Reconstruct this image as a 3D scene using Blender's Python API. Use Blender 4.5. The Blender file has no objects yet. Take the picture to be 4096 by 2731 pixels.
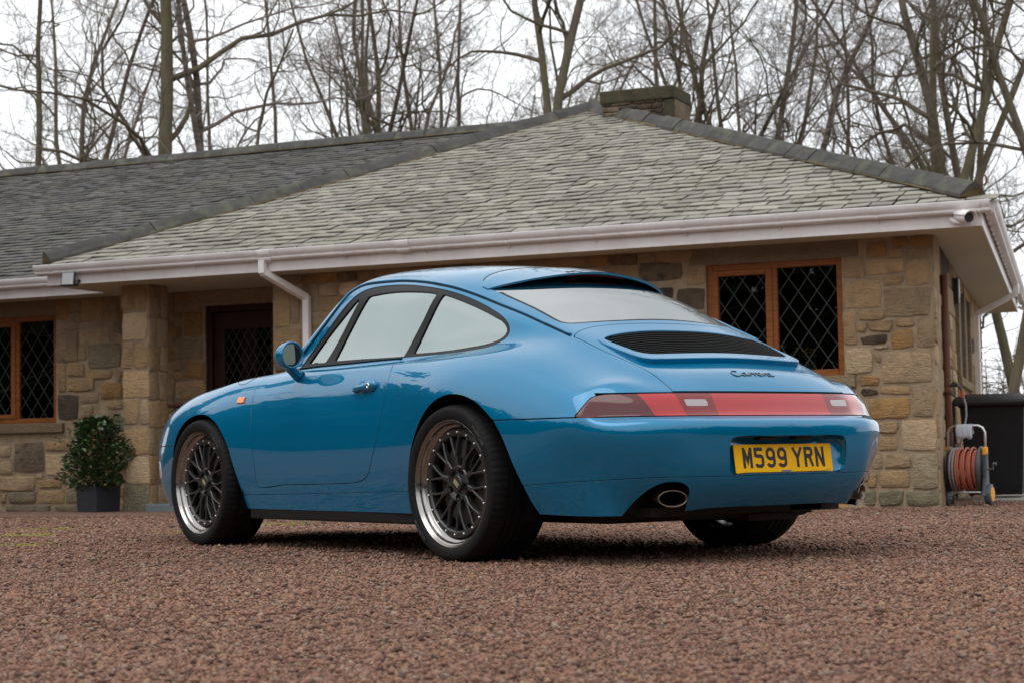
import bpy, bmesh, math, random
import numpy as np
from mathutils import Vector, Matrix, noise
from mathutils.bvhtree import BVHTree
random.seed(7); np.random.seed(7)
SC = bpy.context.scene
COL = SC.collection
PI = math.pi
R = math.radians

# ------------------------------------------------------------------ camera
cam_d = bpy.data.cameras.new('camera'); cam = bpy.data.objects.new('camera', cam_d); COL.objects.link(cam)
CAMP = (-5.0481, -6.1523, .43623); YAW, PITCH, ROLL = .633088, .0606362, -.0178917
def cam_axes():
    f = Vector((math.sin(YAW) * math.cos(PITCH), math.cos(YAW) * math.cos(PITCH), math.sin(PITCH)))
    r0 = Vector((math.cos(YAW), -math.sin(YAW), 0)); u0 = r0.cross(f)
    return math.cos(ROLL) * r0 + math.sin(ROLL) * u0, -math.sin(ROLL) * r0 + math.cos(ROLL) * u0, f
_r, _u, _f = cam_axes()
cam.matrix_world = Matrix(((_r.x, _u.x, -_f.x, CAMP[0]), (_r.y, _u.y, -_f.y, CAMP[1]), (_r.z, _u.z, -_f.z, CAMP[2]), (0, 0, 0, 1)))
cam_d.sensor_width = 36; cam_d.lens = 64.504; cam_d.clip_start = .05; cam_d.clip_end = 600
cam_d.dof.use_dof = True; cam_d.dof.focus_distance = 7.9; cam_d.dof.aperture_fstop = 7.1
SC.camera = cam

# ------------------------------------------------------------------ daylight: bright overcast
SUN_EL, SUN_AZ = R(64), R(262)          # azimuth clockwise from +Y
world = bpy.data.worlds.new('World'); SC.world = world; world.use_nodes = True
nt = world.node_tree; bg = nt.nodes['Background']
sky = nt.nodes.new('ShaderNodeTexSky'); sky.sky_type = 'NISHITA'; sky.sun_disc = False
sky.sun_elevation = SUN_EL; sky.sun_rotation = SUN_AZ; sky.dust_density = 4; sky.air_density = 1
hs = nt.nodes.new('ShaderNodeHueSaturation'); hs.inputs['Saturation'].default_value = .25
nt.links.new(sky.outputs[0], hs.inputs['Color'])
# cloud sheet: even, slightly cool, with broad soft variation, the same all round
tc = nt.nodes.new('ShaderNodeTexCoord')
cn = nt.nodes.new('ShaderNodeTexNoise'); cn.inputs['Scale'].default_value = 2.2; cn.inputs['Detail'].default_value = 4
nt.links.new(tc.outputs['Generated'], cn.inputs['Vector'])
ccr = nt.nodes.new('ShaderNodeValToRGB'); ccr.color_ramp.elements[0].position = .3; ccr.color_ramp.elements[1].position = .7
ccr.color_ramp.elements[0].color = (7.6, 7.9, 8.3, 1); ccr.color_ramp.elements[1].color = (10.4, 10.6, 10.8, 1)
nt.links.new(cn.outputs[0], ccr.inputs[0])
mx = nt.nodes.new('ShaderNodeMix'); mx.data_type = 'RGBA'; mx.inputs[0].default_value = .85
nt.links.new(hs.outputs[0], mx.inputs[6]); nt.links.new(ccr.outputs[0], mx.inputs[7])
nt.links.new(mx.outputs[2], bg.inputs['Color']); bg.inputs['Strength'].default_value = .1
sun_d = bpy.data.lights.new('sun', 'SUN'); sun = bpy.data.objects.new('sun', sun_d); COL.objects.link(sun)
sun_d.energy = .55; sun_d.angle = R(45); sun_d.color = (1, .97, .93)
sdir = Vector((math.sin(SUN_AZ) * math.cos(SUN_EL), math.cos(SUN_AZ) * math.cos(SUN_EL), math.sin(SUN_EL)))
sun.rotation_euler = sdir.to_track_quat('Z', 'Y').to_euler(); sun.location = sdir * 60
vs = SC.view_settings; vs.view_transform = 'Standard'; vs.look = 'None'; vs.gamma = 1; vs.use_curve_mapping = False
vs.exposure = 0.6
SC.cycles.max_bounces = 8; SC.cycles.transparent_max_bounces = 12

# ------------------------------------------------------------------ helpers
def tag(o, label=None, cat=None, group=None, kind=None):
    if label: o['label'] = label
    if cat: o['category'] = cat
    if group: o['group'] = group
    if kind: o['kind'] = kind
    return o
def empty(name, loc=(0, 0, 0), rz=0, parent=None):
    o = bpy.data.objects.new(name, None); COL.objects.link(o); o.location = loc; o.rotation_euler = (0, 0, rz)
    o.empty_display_size = .2
    if parent: o.parent = parent
    return o
def link_mesh(name, me, mats=None, parent=None, smooth=None):
    if mats is not None:
        for m in (mats if isinstance(mats, (list, tuple)) else [mats]): me.materials.append(m)
    if smooth is not None: me.polygons.foreach_set('use_smooth', [smooth] * len(me.polygons))
    o = bpy.data.objects.new(name, me); COL.objects.link(o)
    if parent: o.parent = parent
    return o
class MB:
    """collects simple shapes, then becomes one mesh object"""
    def __init__(s): s.v = []; s.f = []; s.m = []; s.mi = 0
    def add(s, vs, fs):
        n = len(s.v); s.v += [tuple(p) for p in vs]; s.f += [tuple(i + n for i in f) for f in fs]; s.m += [s.mi] * len(fs); return n
    def box(s, a, b, M=None):
        (x0, y0, z0), (x1, y1, z1) = a, b
        P = [(x0, y0, z0), (x1, y0, z0), (x1, y1, z0), (x0, y1, z0), (x0, y0, z1), (x1, y0, z1), (x1, y1, z1), (x0, y1, z1)]
        if M is not None: P = [M @ Vector(p) for p in P]
        s.add(P, [(0, 3, 2, 1), (4, 5, 6, 7), (0, 1, 5, 4), (1, 2, 6, 5), (2, 3, 7, 6), (3, 0, 4, 7)])
    def tube(s, path, rad, n=8, cap=True, squash=None, close=False):
        P = [Vector(p) for p in path]; L = len(P)
        rr = rad if isinstance(rad, (list, tuple)) else [rad] * L
        t0 = (P[1] - P[0]).normalized(); ref = Vector((0, 0, 1)) if abs(t0.z) < .9 else Vector((1, 0, 0))
        vs = []
        for i in range(L):
            a = P[(i - 1) % L] if (close or i) else P[0]; b = P[(i + 1) % L] if (close or i < L - 1) else P[-1]
            t = (b - a).normalized(); x = t.cross(ref)
            if x.length < 1e-4: x = t.cross(Vector((0, 1, .01)))
            x.normalize(); y = x.cross(t)
            if not close: ref = y if abs(y.dot(t)) < .9 else ref
            for k in range(n):
                w = 2 * PI * k / n; vs.append(P[i] + (x * math.cos(w) * (squash or 1) + y * math.sin(w)) * rr[i])
        fs = []
        for i in range(L if close else L - 1):
            j = (i + 1) % L
            for k in range(n): fs.append((i * n + k, i * n + (k + 1) % n, j * n + (k + 1) % n, j * n + k))
        if cap and not close: fs += [tuple(range(n - 1, -1, -1)), tuple((L - 1) * n + k for k in range(n))]
        s.add(vs, fs)
    def lathe(s, prof, n=48, M=None, axis='x', close=False, a0=0, a1=2 * PI):
        """prof: (r, h) pairs, h along the axis"""
        full = abs(a1 - a0 - 2 * PI) < 1e-6; L = len(prof); vs = []
        for k in range(n if full else n + 1):
            w = a0 + (a1 - a0) * k / n
            for r, h in prof:
                c, q = r * math.cos(w), r * math.sin(w)
                p = Vector((h, c, q) if axis == 'x' else ((c, q, h) if axis == 'z' else (c, h, q)))
                vs.append(M @ p if M is not None else p)
        fs = []; K = n if full else n
        for k in range(K):
            k2 = (k + 1) % n if full else k + 1
            for i in range(L if close else L - 1):
                j = (i + 1) % L; fs.append((k * L + i, k2 * L + i, k2 * L + j, k * L + j))
        s.add(vs, fs)
    def prism(s, poly, h0, h1, M=None, axis='y'):
        n = len(poly); mk = {'y': lambda p, h: (p[0], h, p[1]), 'x': lambda p, h: (h, p[0], p[1]), 'z': lambda p, h: (p[0], p[1], h)}[axis]
        P = [Vector(mk(p, h0)) for p in poly] + [Vector(mk(p, h1)) for p in poly]
        if M is not None: P = [M @ p for p in P]
        s.add(P, [tuple(range(n)), tuple(range(2 * n - 1, n - 1, -1))] + [(i, i + n, (i + 1) % n + n, (i + 1) % n) for i in range(n)])
    def mesh(s, name='m', fix=True):
        me = bpy.data.meshes.new(name); me.from_pydata(s.v, [], s.f); me.update()
        if s.mi or any(s.m): me.polygons.foreach_set('material_index', s.m)
        if fix:
            b = bmesh.new(); b.from_mesh(me); bmesh.ops.recalc_face_normals(b, faces=b.faces); b.to_mesh(me); b.free()
        return me
    def build(s, name, mats, parent=None, smooth=False, fix=True, auto=None):
        me = s.mesh(name, fix); o = link_mesh(name, me, mats, parent, smooth)
        if auto is not None and smooth:
            ed = sharp_edges(me, auto)
        return o
def sharp_edges(me, ang):
    b = bmesh.new(); b.from_mesh(me)
    for e in b.edges:
        e.smooth = not (len(e.link_faces) == 2 and e.calc_face_angle(0) > ang) and len(e.link_faces) == 2
    b.to_mesh(me); b.free()
def bevel(o, w, seg=2, ang=R(40)):
    m = o.modifiers.new('bevel', 'BEVEL'); m.width = w; m.segments = seg; m.limit_method = 'ANGLE'; m.angle_limit = ang; m.harden_normals = False
    return o
def copy_tree(o, parent=None):
    c = o.copy(); COL.objects.link(c)
    if parent is not None: c.parent = parent
    for ch in list(o.children): copy_tree(ch, c)
    return c
def rotM(loc, rz=0, rx=0, ry=0):
    return Matrix.Translation(loc) @ Matrix.Rotation(rz, 4, 'Z') @ Matrix.Rotation(rx, 4, 'X') @ Matrix.Rotation(ry, 4, 'Y')

# ------------------------------------------------------------------ materials
MT = {}
def mat(name, col=(.5, .5, .5), rough=.5, metal=0, coat=0, coat_r=.03, spec=.5, alpha=1, trans=0, ior=1.5, emit=None):
    m = bpy.data.materials.new(name); m.use_nodes = True; b = m.node_tree.nodes['Principled BSDF']
    b.inputs['Base Color'].default_value = (*col, 1); b.inputs['Roughness'].default_value = rough; b.inputs['Metallic'].default_value = metal
    b.inputs['Coat Weight'].default_value = coat; b.inputs['Coat Roughness'].default_value = coat_r
    b.inputs['Specular IOR Level'].default_value = spec; b.inputs['Transmission Weight'].default_value = trans; b.inputs['IOR'].default_value = ior
    MT[name] = m; return m
class NG:
    """small node helper bound to a material"""
    def __init__(s, m): s.m = m; s.t = m.node_tree; s.b = s.t.nodes['Principled BSDF']
    def n(s, typ, **kw):
        x = s.t.nodes.new('ShaderNode' + typ)
        for k, v in kw.items():
            if k in x.inputs.keys(): x.inputs[k].default_value = v
            else: setattr(x, k, v)
        return x
    def l(s, a, b): s.t.links.new(a, b)
    def coord(s, scale=(1, 1, 1), which='Object'):
        t = s.n('TexCoord'); mp = s.n('Mapping'); mp.inputs['Scale'].default_value = scale; s.l(t.outputs[which], mp.inputs[0]); return mp.outputs[0]
    def noise(s, vec, scale, detail=4, rough=.55, out=0):
        x = s.n('TexNoise'); x.inputs['Scale'].default_value = scale; x.inputs['Detail'].default_value = detail; x.inputs['Roughness'].default_value = rough
        s.l(vec, x.inputs['Vector']); return x.outputs[out]
    def ramp(s, fac, stops):
        x = s.n('ValToRGB'); e = x.color_ramp.elements
        while len(e) < len(stops): e.new(.5)
        for k, (p, c) in enumerate(stops): e[k].position = p; e[k].color = (*c, 1) if len(c) == 3 else c
        s.l(fac, x.inputs[0]); return x.outputs[0]
    def mix(s, fac, a, b, mode='MIX'):
        x = s.n('Mix'); x.data_type = 'RGBA'; x.blend_type = mode
        for i, v in ((0, fac), (6, a), (7, b)):
            if hasattr(v, 'links') or hasattr(v, 'is_linked'): s.l(v, x.inputs[i])
            elif i == 0: x.inputs[0].default_value = v
            else: x.inputs[i].default_value = (*v, 1)
        return x.outputs[2]
    def math(s, op, a, b=0):
        x = s.n('Math'); x.operation = op
        for i, v in ((0, a), (1, b)):
            if hasattr(v, 'is_linked'): s.l(v, x.inputs[i])
            else: x.inputs[i].default_value = v
        return x.outputs[0]
    def bump(s, h, strength=.3, dist=.01, inp='Normal'):
        x = s.n('Bump'); x.inputs['Strength'].default_value = strength; x.inputs['Distance'].default_value = dist
        s.l(h, x.inputs['Height']); s.l(x.outputs[0], s.b.inputs[inp]); return x
    def col(s, o): s.l(o, s.b.inputs['Base Color'])

# car materials
m = mat('blue_paint', (.0, .118, .285), .32, .38, 1, .008, spec=0); m.node_tree.nodes['Principled BSDF'].inputs['Coat IOR'].default_value = 1.60; g = NG(m)
v = g.coord((1, 1, 1)); fl = g.noise(v, 900, 1)
base = g.mix(g.math('MULTIPLY', fl, .25), (.0, .162, .325), (.0, .235, .44))
# road film: dusty speckle low down on the panels
sx = g.n('SeparateXYZ'); g.l(v, sx.inputs[0])
low = g.ramp(sx.outputs[2], [(.12, (1, 1, 1)), (.50, (0, 0, 0))])
sp = g.ramp(g.noise(v, 260, 3, .7), [(.52, (0, 0, 0)), (.70, (1, 1, 1))])
big = g.ramp(g.noise(v, 7, 4), [(.35, (.15, .15, .15)), (.7, (1, 1, 1))])
dust = g.math('MULTIPLY', g.math('MULTIPLY', low, sp), g.math('MULTIPLY', big, .16))
g.col(g.mix(dust, base, (.22, .20, .18)))
g.l(g.math('ADD', g.math('MULTIPLY', dust, .5), .015), g.b.inputs['Coat Roughness'])
mat('black_rubber', (.008, .008, .008), .65, spec=.3)
mat('black_trim', (.012, .012, .012), .5, spec=.25)
mat('dark_liner', (.006, .006, .006), .9, spec=.1)
mat('underbody', (.02, .018, .016), .7)
mat('cabin', (.015, .015, .016), .75)
mat('seat_leather', (.05, .052, .055), .5)
m = mat('tyre_rubber', (.017, .017, .017), .7, spec=.22); g = NG(m); v = g.coord()
g.col(g.ramp(g.noise(v, 14, 6), [(.3, (.004, .004, .004)), (.75, (.012, .011, .011))])); g.bump(g.noise(v, 300, 2), .15, .002)
m = mat('polished_lip', (.36, .345, .33), .22, 1); g = NG(m); v = g.coord((1, 1, 1)); g.l(g.ramp(g.noise(v, 60, 5), [(.3, (.14,) * 3), (.8, (.34,) * 3)]), g.b.inputs['Roughness'])
mat('satin_black', (.022, .022, .023), .36, .0, .3, .3)
mat('steel_bolt', (.7, .7, .7), .3, 1)
mat('gold_badge', (.55, .52, .28), .4, .4)
mat('brake_iron', (.12, .11, .10), .45, .9)
mat('brake_caliper', (.05, .05, .055), .4)
mat('chrome', (.8, .8, .8), .12, 1)
mat('sooty_steel', (.20, .15, .12), .42, .9); mat('tyre_letter', (.05, .05, .05), .6)
mat('soot', (.006, .006, .006), .95, spec=.1)
mat('plate_yellow', (1.0, .52, .0), .45, 0, .1, .1, spec=.2)
mat('plate_black', (.012, .012, .012), .4)
mat('plate_print', (.12, .16, .3), .5)
mat('badge_black', (.02, .022, .025), .25, .3, 1, .05)
mat('badge_edge', (.16, .20, .25), .3, .7)
mat('orange_lens', (.90, .22, .006), .15, 0, 1, .03)
mat('clear_lens', (.75, .76, .74), .12, 0, 1, .03)
def lens(name, col, dark):
    m = mat(name, col, .16, 0, 1, .02, spec=.1); g = NG(m); v = g.coord((1, 1, 1))
    w = g.n('TexWave'); w.inputs['Scale'].default_value = 90; w.bands_direction = 'Z'; g.l(v, w.inputs[0])
    g.col(g.mix(g.math('MULTIPLY', w.outputs[1], .25), col, dark)); return m
lens('lens_red', (.22, .012, .014), (.12, .005, .007))
lens('lens_red_bright', (.44, .020, .024), (.28, .010, .014))
lens('lens_dark_red', (.10, .010, .012), (.05, .004, .006))
m = mat('lens_white', (.75, .74, .74), .2, 0, 1, .03); g = NG(m); v = g.coord(); w = g.n('TexWave'); w.inputs['Scale'].default_value = 60; g.l(v, w.inputs[0])
g.col(g.mix(w.outputs[1], (.50, .45, .46), (.27, .22, .23)))
def glass(name, tint, refl, alpha):
    """tinted pane: see-through tint plus a mirror layer that grows towards grazing"""
    m = bpy.data.materials.new(name); m.use_nodes = True; t = m.node_tree; t.nodes.remove(t.nodes['Principled BSDF'])
    out = t.nodes['Material Output']; tr = t.nodes.new('ShaderNodeBsdfTransparent'); tr.inputs[0].default_value = (*tint, 1)
    gl = t.nodes.new('ShaderNodeBsdfGlossy'); gl.inputs['Roughness'].default_value = .005; gl.inputs[0].default_value = (*refl, 1)
    fr = t.nodes.new('ShaderNodeFresnel'); fr.inputs[0].default_value = alpha
    mx = t.nodes.new('ShaderNodeMixShader'); t.links.new(fr.outputs[0], mx.inputs[0]); t.links.new(tr.outputs[0], mx.inputs[1]); t.links.new(gl.outputs[0], mx.inputs[2])
    t.links.new(mx.outputs[0], out.inputs[0]); MT[name] = m; return m
glass('car_glass', (.30, .34, .32), (.74, .84, .81), 5.5)
glass('rear_glass', (.25, .28, .27), (.92, .96, .95), 5.5)
glass('mirror_glass', (.02, .02, .02), (.22, .24, .23), 6.0)
# ------------------------------------------------------------------ car body cage
# rows: s0 s1 s2 sB s3 s4 s5 | t1 t2 t3 t4 t5 t6 ; columns run from nose corner to tail corner
def body_cage():
    cols = [
     # c0 nose corner
     [(.625,3.02,.22),(.672,3.02,.30),(.700,3.00,.42),(.693,3.00,.50),(.668,2.99,.575),(.640,2.97,.63),(.615,2.935,.668),
      (.58,2.93,.682),(.49,2.96,.668),(.39,2.985,.660),(.29,3.00,.655),(.15,3.01,.652),(0,3.015,.65)],
     [(.715,2.88,.20),(.755,2.88,.30),(.770,2.88,.42),(.765,2.88,.52),(.742,2.87,.61),(.708,2.85,.66),(.662,2.83,.698),
      (.61,2.83,.711),(.52,2.86,.702),(.41,2.88,.695),(.30,2.89,.690),(.15,2.90,.688),(0,2.90,.686)],
     [(.75,2.70,.19),(.79,2.70,.30),(.812,2.70,.42),(.816,2.70,.53),(.800,2.70,.63),(.762,2.69,.69),(.705,2.68,.735),
      (.635,2.67,.751),(.54,2.68,.742),(.42,2.70,.734),(.30,2.72,.732),(.15,2.73,.732),(0,2.73,.732)],
     [(.77,2.50,.19),(.81,2.50,.30),(.840,2.50,.42),(.848,2.50,.54),(.832,2.50,.64),(.795,2.49,.710),(.73,2.48,.766),
      (.65,2.47,.784),(.55,2.47,.775),(.42,2.48,.772),(.30,2.50,.776),(.15,2.50,.779),(0,2.50,.780)],
     [(.775,2.272,.19),(.815,2.272,.30),(.846,2.272,.42),(.856,2.272,.54),(.842,2.272,.65),(.803,2.265,.728),(.738,2.26,.788),
      (.66,2.25,.810),(.56,2.25,.812),(.43,2.25,.812),(.30,2.25,.820),(.15,2.25,.826),(0,2.25,.828)],
     [(.775,2.03,.19),(.808,2.03,.30),(.834,2.03,.42),(.841,2.03,.54),(.830,2.03,.65),(.798,2.03,.74),(.742,2.03,.805),
      (.672,2.03,.833),(.575,2.03,.836),(.45,2.05,.842),(.31,2.08,.852),(.16,2.10,.858),(0,2.10,.86)],
     [(.775,1.80,.19),(.798,1.80,.30),(.818,1.80,.42),(.823,1.80,.53),(.816,1.80,.63),(.794,1.80,.73),(.752,1.80,.797),
      (.695,1.80,.836),(.625,1.79,.851),(.52,1.84,.858),(.42,1.92,.868),(.21,1.99,.877),(0,2.01,.88)],
     [(.775,1.62,.19),(.795,1.62,.30),(.813,1.62,.42),(.817,1.62,.53),(.811,1.62,.62),(.794,1.62,.715),(.762,1.62,.787),
      (.715,1.61,.832),(.675,1.61,.856),(.652,1.64,.880),(.617,1.68,.895),(.33,1.88,.915),(0,1.94,.92)],
     [(.775,1.42,.19),(.795,1.42,.30),(.812,1.42,.42),(.815,1.42,.53),(.810,1.42,.62),(.794,1.42,.715),(.766,1.42,.787),
      (.728,1.42,.832),(.690,1.42,.860),(.647,1.44,.955),(.602,1.475,1.045),(.31,1.64,1.080),(0,1.70,1.09)],
     [(.775,1.18,.19),(.795,1.18,.30),(.812,1.18,.42),(.815,1.18,.53),(.810,1.18,.62),(.794,1.18,.715),(.768,1.18,.787),
      (.732,1.18,.833),(.693,1.18,.861),(.628,1.20,1.045),(.550,1.235,1.222),(.29,1.345,1.264),(0,1.385,1.270)],
     [(.775,.90,.19),(.795,.90,.30),(.812,.90,.42),(.815,.90,.53),(.810,.90,.62),(.796,.90,.715),(.771,.90,.787),
      (.735,.90,.834),(.693,.90,.862),(.628,.90,1.045),(.548,.90,1.222),(.30,.92,1.298),(0,.94,1.310)],
     [(.776,.60,.19),(.797,.60,.30),(.815,.60,.42),(.819,.60,.53),(.814,.60,.62),(.802,.60,.715),(.780,.60,.787),
      (.738,.60,.836),(.689,.60,.863),(.632,.60,1.035),(.556,.60,1.195),(.30,.58,1.272),(0,.56,1.286)],
     [(.785,.36,.19),(.810,.36,.30),(.832,.36,.42),(.838,.36,.53),(.836,.36,.62),(.824,.36,.715),(.794,.36,.788),
      (.738,.36,.840),(.674,.36,.868),(.620,.36,1.010),(.553,.36,1.148),(.32,.31,1.227),(0,.29,1.250)],
     [(.79,.12,.20),(.832,.12,.30),(.858,.12,.42),(.866,.12,.53),(.865,.12,.62),(.853,.12,.71),(.812,.12,.790),
      (.740,.12,.845),(.655,.12,.878),(.600,.12,.980),(.540,.12,1.068),(.32,.07,1.146),(0,.04,1.170)],
     [(.79,-.12,.21),(.836,-.12,.31),(.860,-.12,.43),(.867,-.12,.535),(.865,-.12,.615),(.850,-.12,.70),(.806,-.12,.778),
      (.728,-.12,.840),(.628,-.12,.888),(.578,-.12,.950),(.528,-.12,.998),(.30,-.16,1.068),(0,-.19,1.088)],
     [(.78,-.36,.205),(.830,-.36,.32),(.853,-.36,.44),(.859,-.36,.535),(.853,-.36,.60),(.832,-.36,.678),(.785,-.36,.753),
      (.700,-.36,.818),(.590,-.365,.868),(.510,-.375,.905),(.425,-.36,.938),(.24,-.365,.966),(0,-.37,.976)],
     [(.76,-.56,.198),(.808,-.56,.33),(.834,-.56,.45),(.839,-.56,.535),(.832,-.56,.59),(.808,-.56,.652),(.758,-.56,.712),
      (.672,-.56,.762),(.572,-.56,.796),(.496,-.56,.827),(.41,-.56,.848),(.22,-.56,.865),(0,-.56,.870)],
     [(.715,-.71,.194),(.758,-.71,.33),(.798,-.72,.46),(.810,-.72,.54),(.801,-.71,.580),(.776,-.71,.633),(.728,-.71,.678),
      (.640,-.71,.712),(.552,-.72,.733),(.484,-.735,.754),(.40,-.745,.764),(.21,-.75,.773),(0,-.755,.777)],
     [(.675,-.78,.194),(.718,-.775,.33),(.762,-.79,.465),(.769,-.785,.54),(.768,-.775,.573),(.742,-.765,.625),(.703,-.752,.672),
      (.622,-.785,.697),(.54,-.81,.700),(.468,-.83,.709),(.38,-.845,.724),(.20,-.86,.735),(0,-.865,.738)],
     # tail corner: the upper rows are the lip of the deck
     [(.612,-.820,.194),(.672,-.850,.33),(.718,-.869,.47),(.726,-.853,.54),(.714,-.809,.567),(.705,-.803,.615),(.680,-.790,.657),
      (.600,-.848,.658),(.525,-.892,.658),(.452,-.920,.659),(.37,-.937,.660),(.19,-.951,.662),(0,-.956,.663)],
    ]
    # tail face: columns t1..t6, rows s5..s0 (s5 row = sharp lower edge of the deck)
    tail = [
     [(.620,-.880,.612),(.530,-.928,.612),(.450,-.958,.612),(.37,-.972,.612),(.19,-.986,.612),(0,-.991,.612)],
     [(.628,-.893,.567),(.545,-.945,.567),(.458,-.985,.567),(.37,-1.000,.567),(.19,-1.016,.567),(0,-1.022,.567)],
     [(.632,-.935,.543),(.55,-.993,.543),(.470,-1.038,.543),(.37,-1.056,.543),(.19,-1.073,.543),(0,-1.080,.543)],
     [(.630,-.948,.47),(.548,-1.003,.47),(.468,-1.046,.47),(.37,-1.064,.47),(.19,-1.082,.47),(0,-1.088,.47)],
     [(.602,-.911,.33),(.532,-.966,.33),(.455,-1.028,.33),(.36,-1.046,.33),(.19,-1.064,.33),(0,-1.070,.33)],
     [(.555,-.845,.195),(.500,-.892,.200),(.43,-.945,.207),(.35,-.966,.216),(.19,-.982,.218),(0,-.988,.218)],
    ]
    nose = [
     [(.600,3.02,.655),(.50,3.06,.640),(.40,3.09,.630),(.29,3.11,.625),(.15,3.125,.62),(0,3.13,.62)],
     [(.615,3.08,.58),(.50,3.13,.56),(.40,3.16,.55),(.29,3.185,.545),(.15,3.20,.54),(0,3.205,.54)],
     [(.630,3.10,.50),(.51,3.165,.49),(.40,3.20,.48),(.29,3.225,.475),(.15,3.24,.47),(0,3.245,.47)],
     [(.630,3.11,.42),(.51,3.175,.41),(.40,3.215,.41),(.29,3.24,.405),(.15,3.255,.40),(0,3.26,.40)],
     [(.60,3.10,.30),(.50,3.16,.30),(.40,3.20,.30),(.29,3.225,.30),(.15,3.24,.30),(0,3.245,.30)],
     [(.55,3.06,.20),(.48,3.11,.20),(.39,3.15,.20),(.29,3.17,.20),(.15,3.185,.20),(0,3.19,.20)],
    ]
    V = []; F = []
    def add(p): V.append(p); return len(V) - 1
    C = [[add(p) for p in c] for c in cols]
    for a in range(len(C) - 1):
        for b in range(12):
            F.append((C[a][b], C[a + 1][b], C[a + 1][b + 1], C[a][b + 1]))
    def face_grid(col, rows, flip):
        g = [[col[6]] + col[7:]] + [[col[5 - k]] + [add(p) for p in rows[k]] for k in range(6)]
        for r in range(6):
            for k in range(6):
                q = (g[r][k], g[r][k + 1], g[r + 1][k + 1], g[r + 1][k])
                F.append(q[::-1] if flip else q)
    face_grid(C[-1], tail, True)
    face_grid(C[0], nose, False)
    # mirror
    n = len(V); mp = {}
    for i in range(n):
        if abs(V[i][0]) < 1e-6: mp[i] = i
        else: mp[i] = len(V); V.append((-V[i][0], V[i][1], V[i][2]))
    F += [tuple(mp[i] for i in f[::-1]) for f in F]
    return V, F

def subdivide(V, F, level, fit=4, w=.85):
    """Catmull-Clark surface through the listed points (vertices pulled back onto the list)."""
    import numpy as np
    me = bpy.data.meshes.new('body_form'); me.from_pydata(V, [], F); me.update()
    ob = bpy.data.objects.new('body_form', me); bpy.context.scene.collection.objects.link(ob)
    md = ob.modifiers.new('s', 'SUBSURF'); md.levels = 1; md.use_limit_surface = True; md.boundary_smooth = 'ALL'
    T = np.array(V); n = len(T)
    def ev():
        dg = bpy.context.evaluated_depsgraph_get(); e = ob.evaluated_get(dg); m = e.to_mesh()
        co = np.empty(len(m.vertices) * 3); m.vertices.foreach_get('co', co)
        nq = len(m.polygons); ix = np.empty(nq * 4, int); m.polygons.foreach_get('vertices', ix)
        e.to_mesh_clear(); return co.reshape(-1, 3), ix.reshape(-1, 4)
    for _ in range(fit):
        co, _q = ev()
        P = np.empty(n * 3); me.vertices.foreach_get('co', P); P = P.reshape(-1, 3)
        P = P + w * (T - co[:n]); me.vertices.foreach_set('co', P.ravel()); me.update()
    md.levels = level
    co, q = ev()
    bpy.data.objects.remove(ob); bpy.data.meshes.remove(me)
    return co, q
# ------------------------------------------------------------------ panel cutter
class Surf:
    def __init__(s, co, nr, tri): s.co, s.nr, s.tri = co, nr, tri
def clip(S, f):
    """keep the part of the surface where f < 0; edges are cut where f = 0"""
    val = f(S.co); val = np.where(np.abs(val) < 1e-7, -1e-7, val); t = S.tri; s = val[t] < 0; k = s.sum(1)
    keep = t[k == 3]; co = [S.co]; nr = [S.nr]; n = len(S.co); cache = {}; new = []; extra_c = []; extra_n = []
    def cut(a, b):
        nonlocal n
        key = (a, b) if a < b else (b, a)
        if key in cache: return cache[key]
        a, b = key; w = val[a] / (val[a] - val[b])
        extra_c.append(S.co[a] * (1 - w) + S.co[b] * w); q = S.nr[a] * (1 - w) + S.nr[b] * w; extra_n.append(q / np.linalg.norm(q))
        cache[key] = n; n += 1; return n - 1
    for tr, sg in zip(t[(k > 0) & (k < 3)], s[(k > 0) & (k < 3)]):
        a, b, c = (int(x) for x in tr)
        if sg.sum() == 1:
            while not sg[0]: a, b, c = b, c, a; sg = np.roll(sg, -1)
            new.append((a, cut(a, b), cut(a, c)))
        else:
            while sg[0]: a, b, c = b, c, a; sg = np.roll(sg, -1)
            p, q = cut(a, b), cut(a, c); new.append((p, b, c)); new.append((p, c, q))
    if extra_c: co.append(np.array(extra_c)); nr.append(np.array(extra_n))
    co = np.concatenate(co); nr = np.concatenate(nr)
    tri = np.concatenate([keep, np.array(new, dtype=int).reshape(-1, 3)]) if new else keep
    used = np.unique(tri); mp = -np.ones(len(co), int); mp[used] = np.arange(len(used))
    return Surf(co[used], nr[used], mp[tri])
def offset(S, d): return Surf(S.co + S.nr * d, S.nr, S.tri)
def boundary(S):
    e = np.concatenate([S.tri[:, [0, 1]], S.tri[:, [1, 2]], S.tri[:, [2, 0]]])
    key = np.sort(e, 1); _, inv, cnt = np.unique(key, axis=0, return_inverse=True, return_counts=True)
    return e[cnt[inv.ravel()] == 1]
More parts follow.
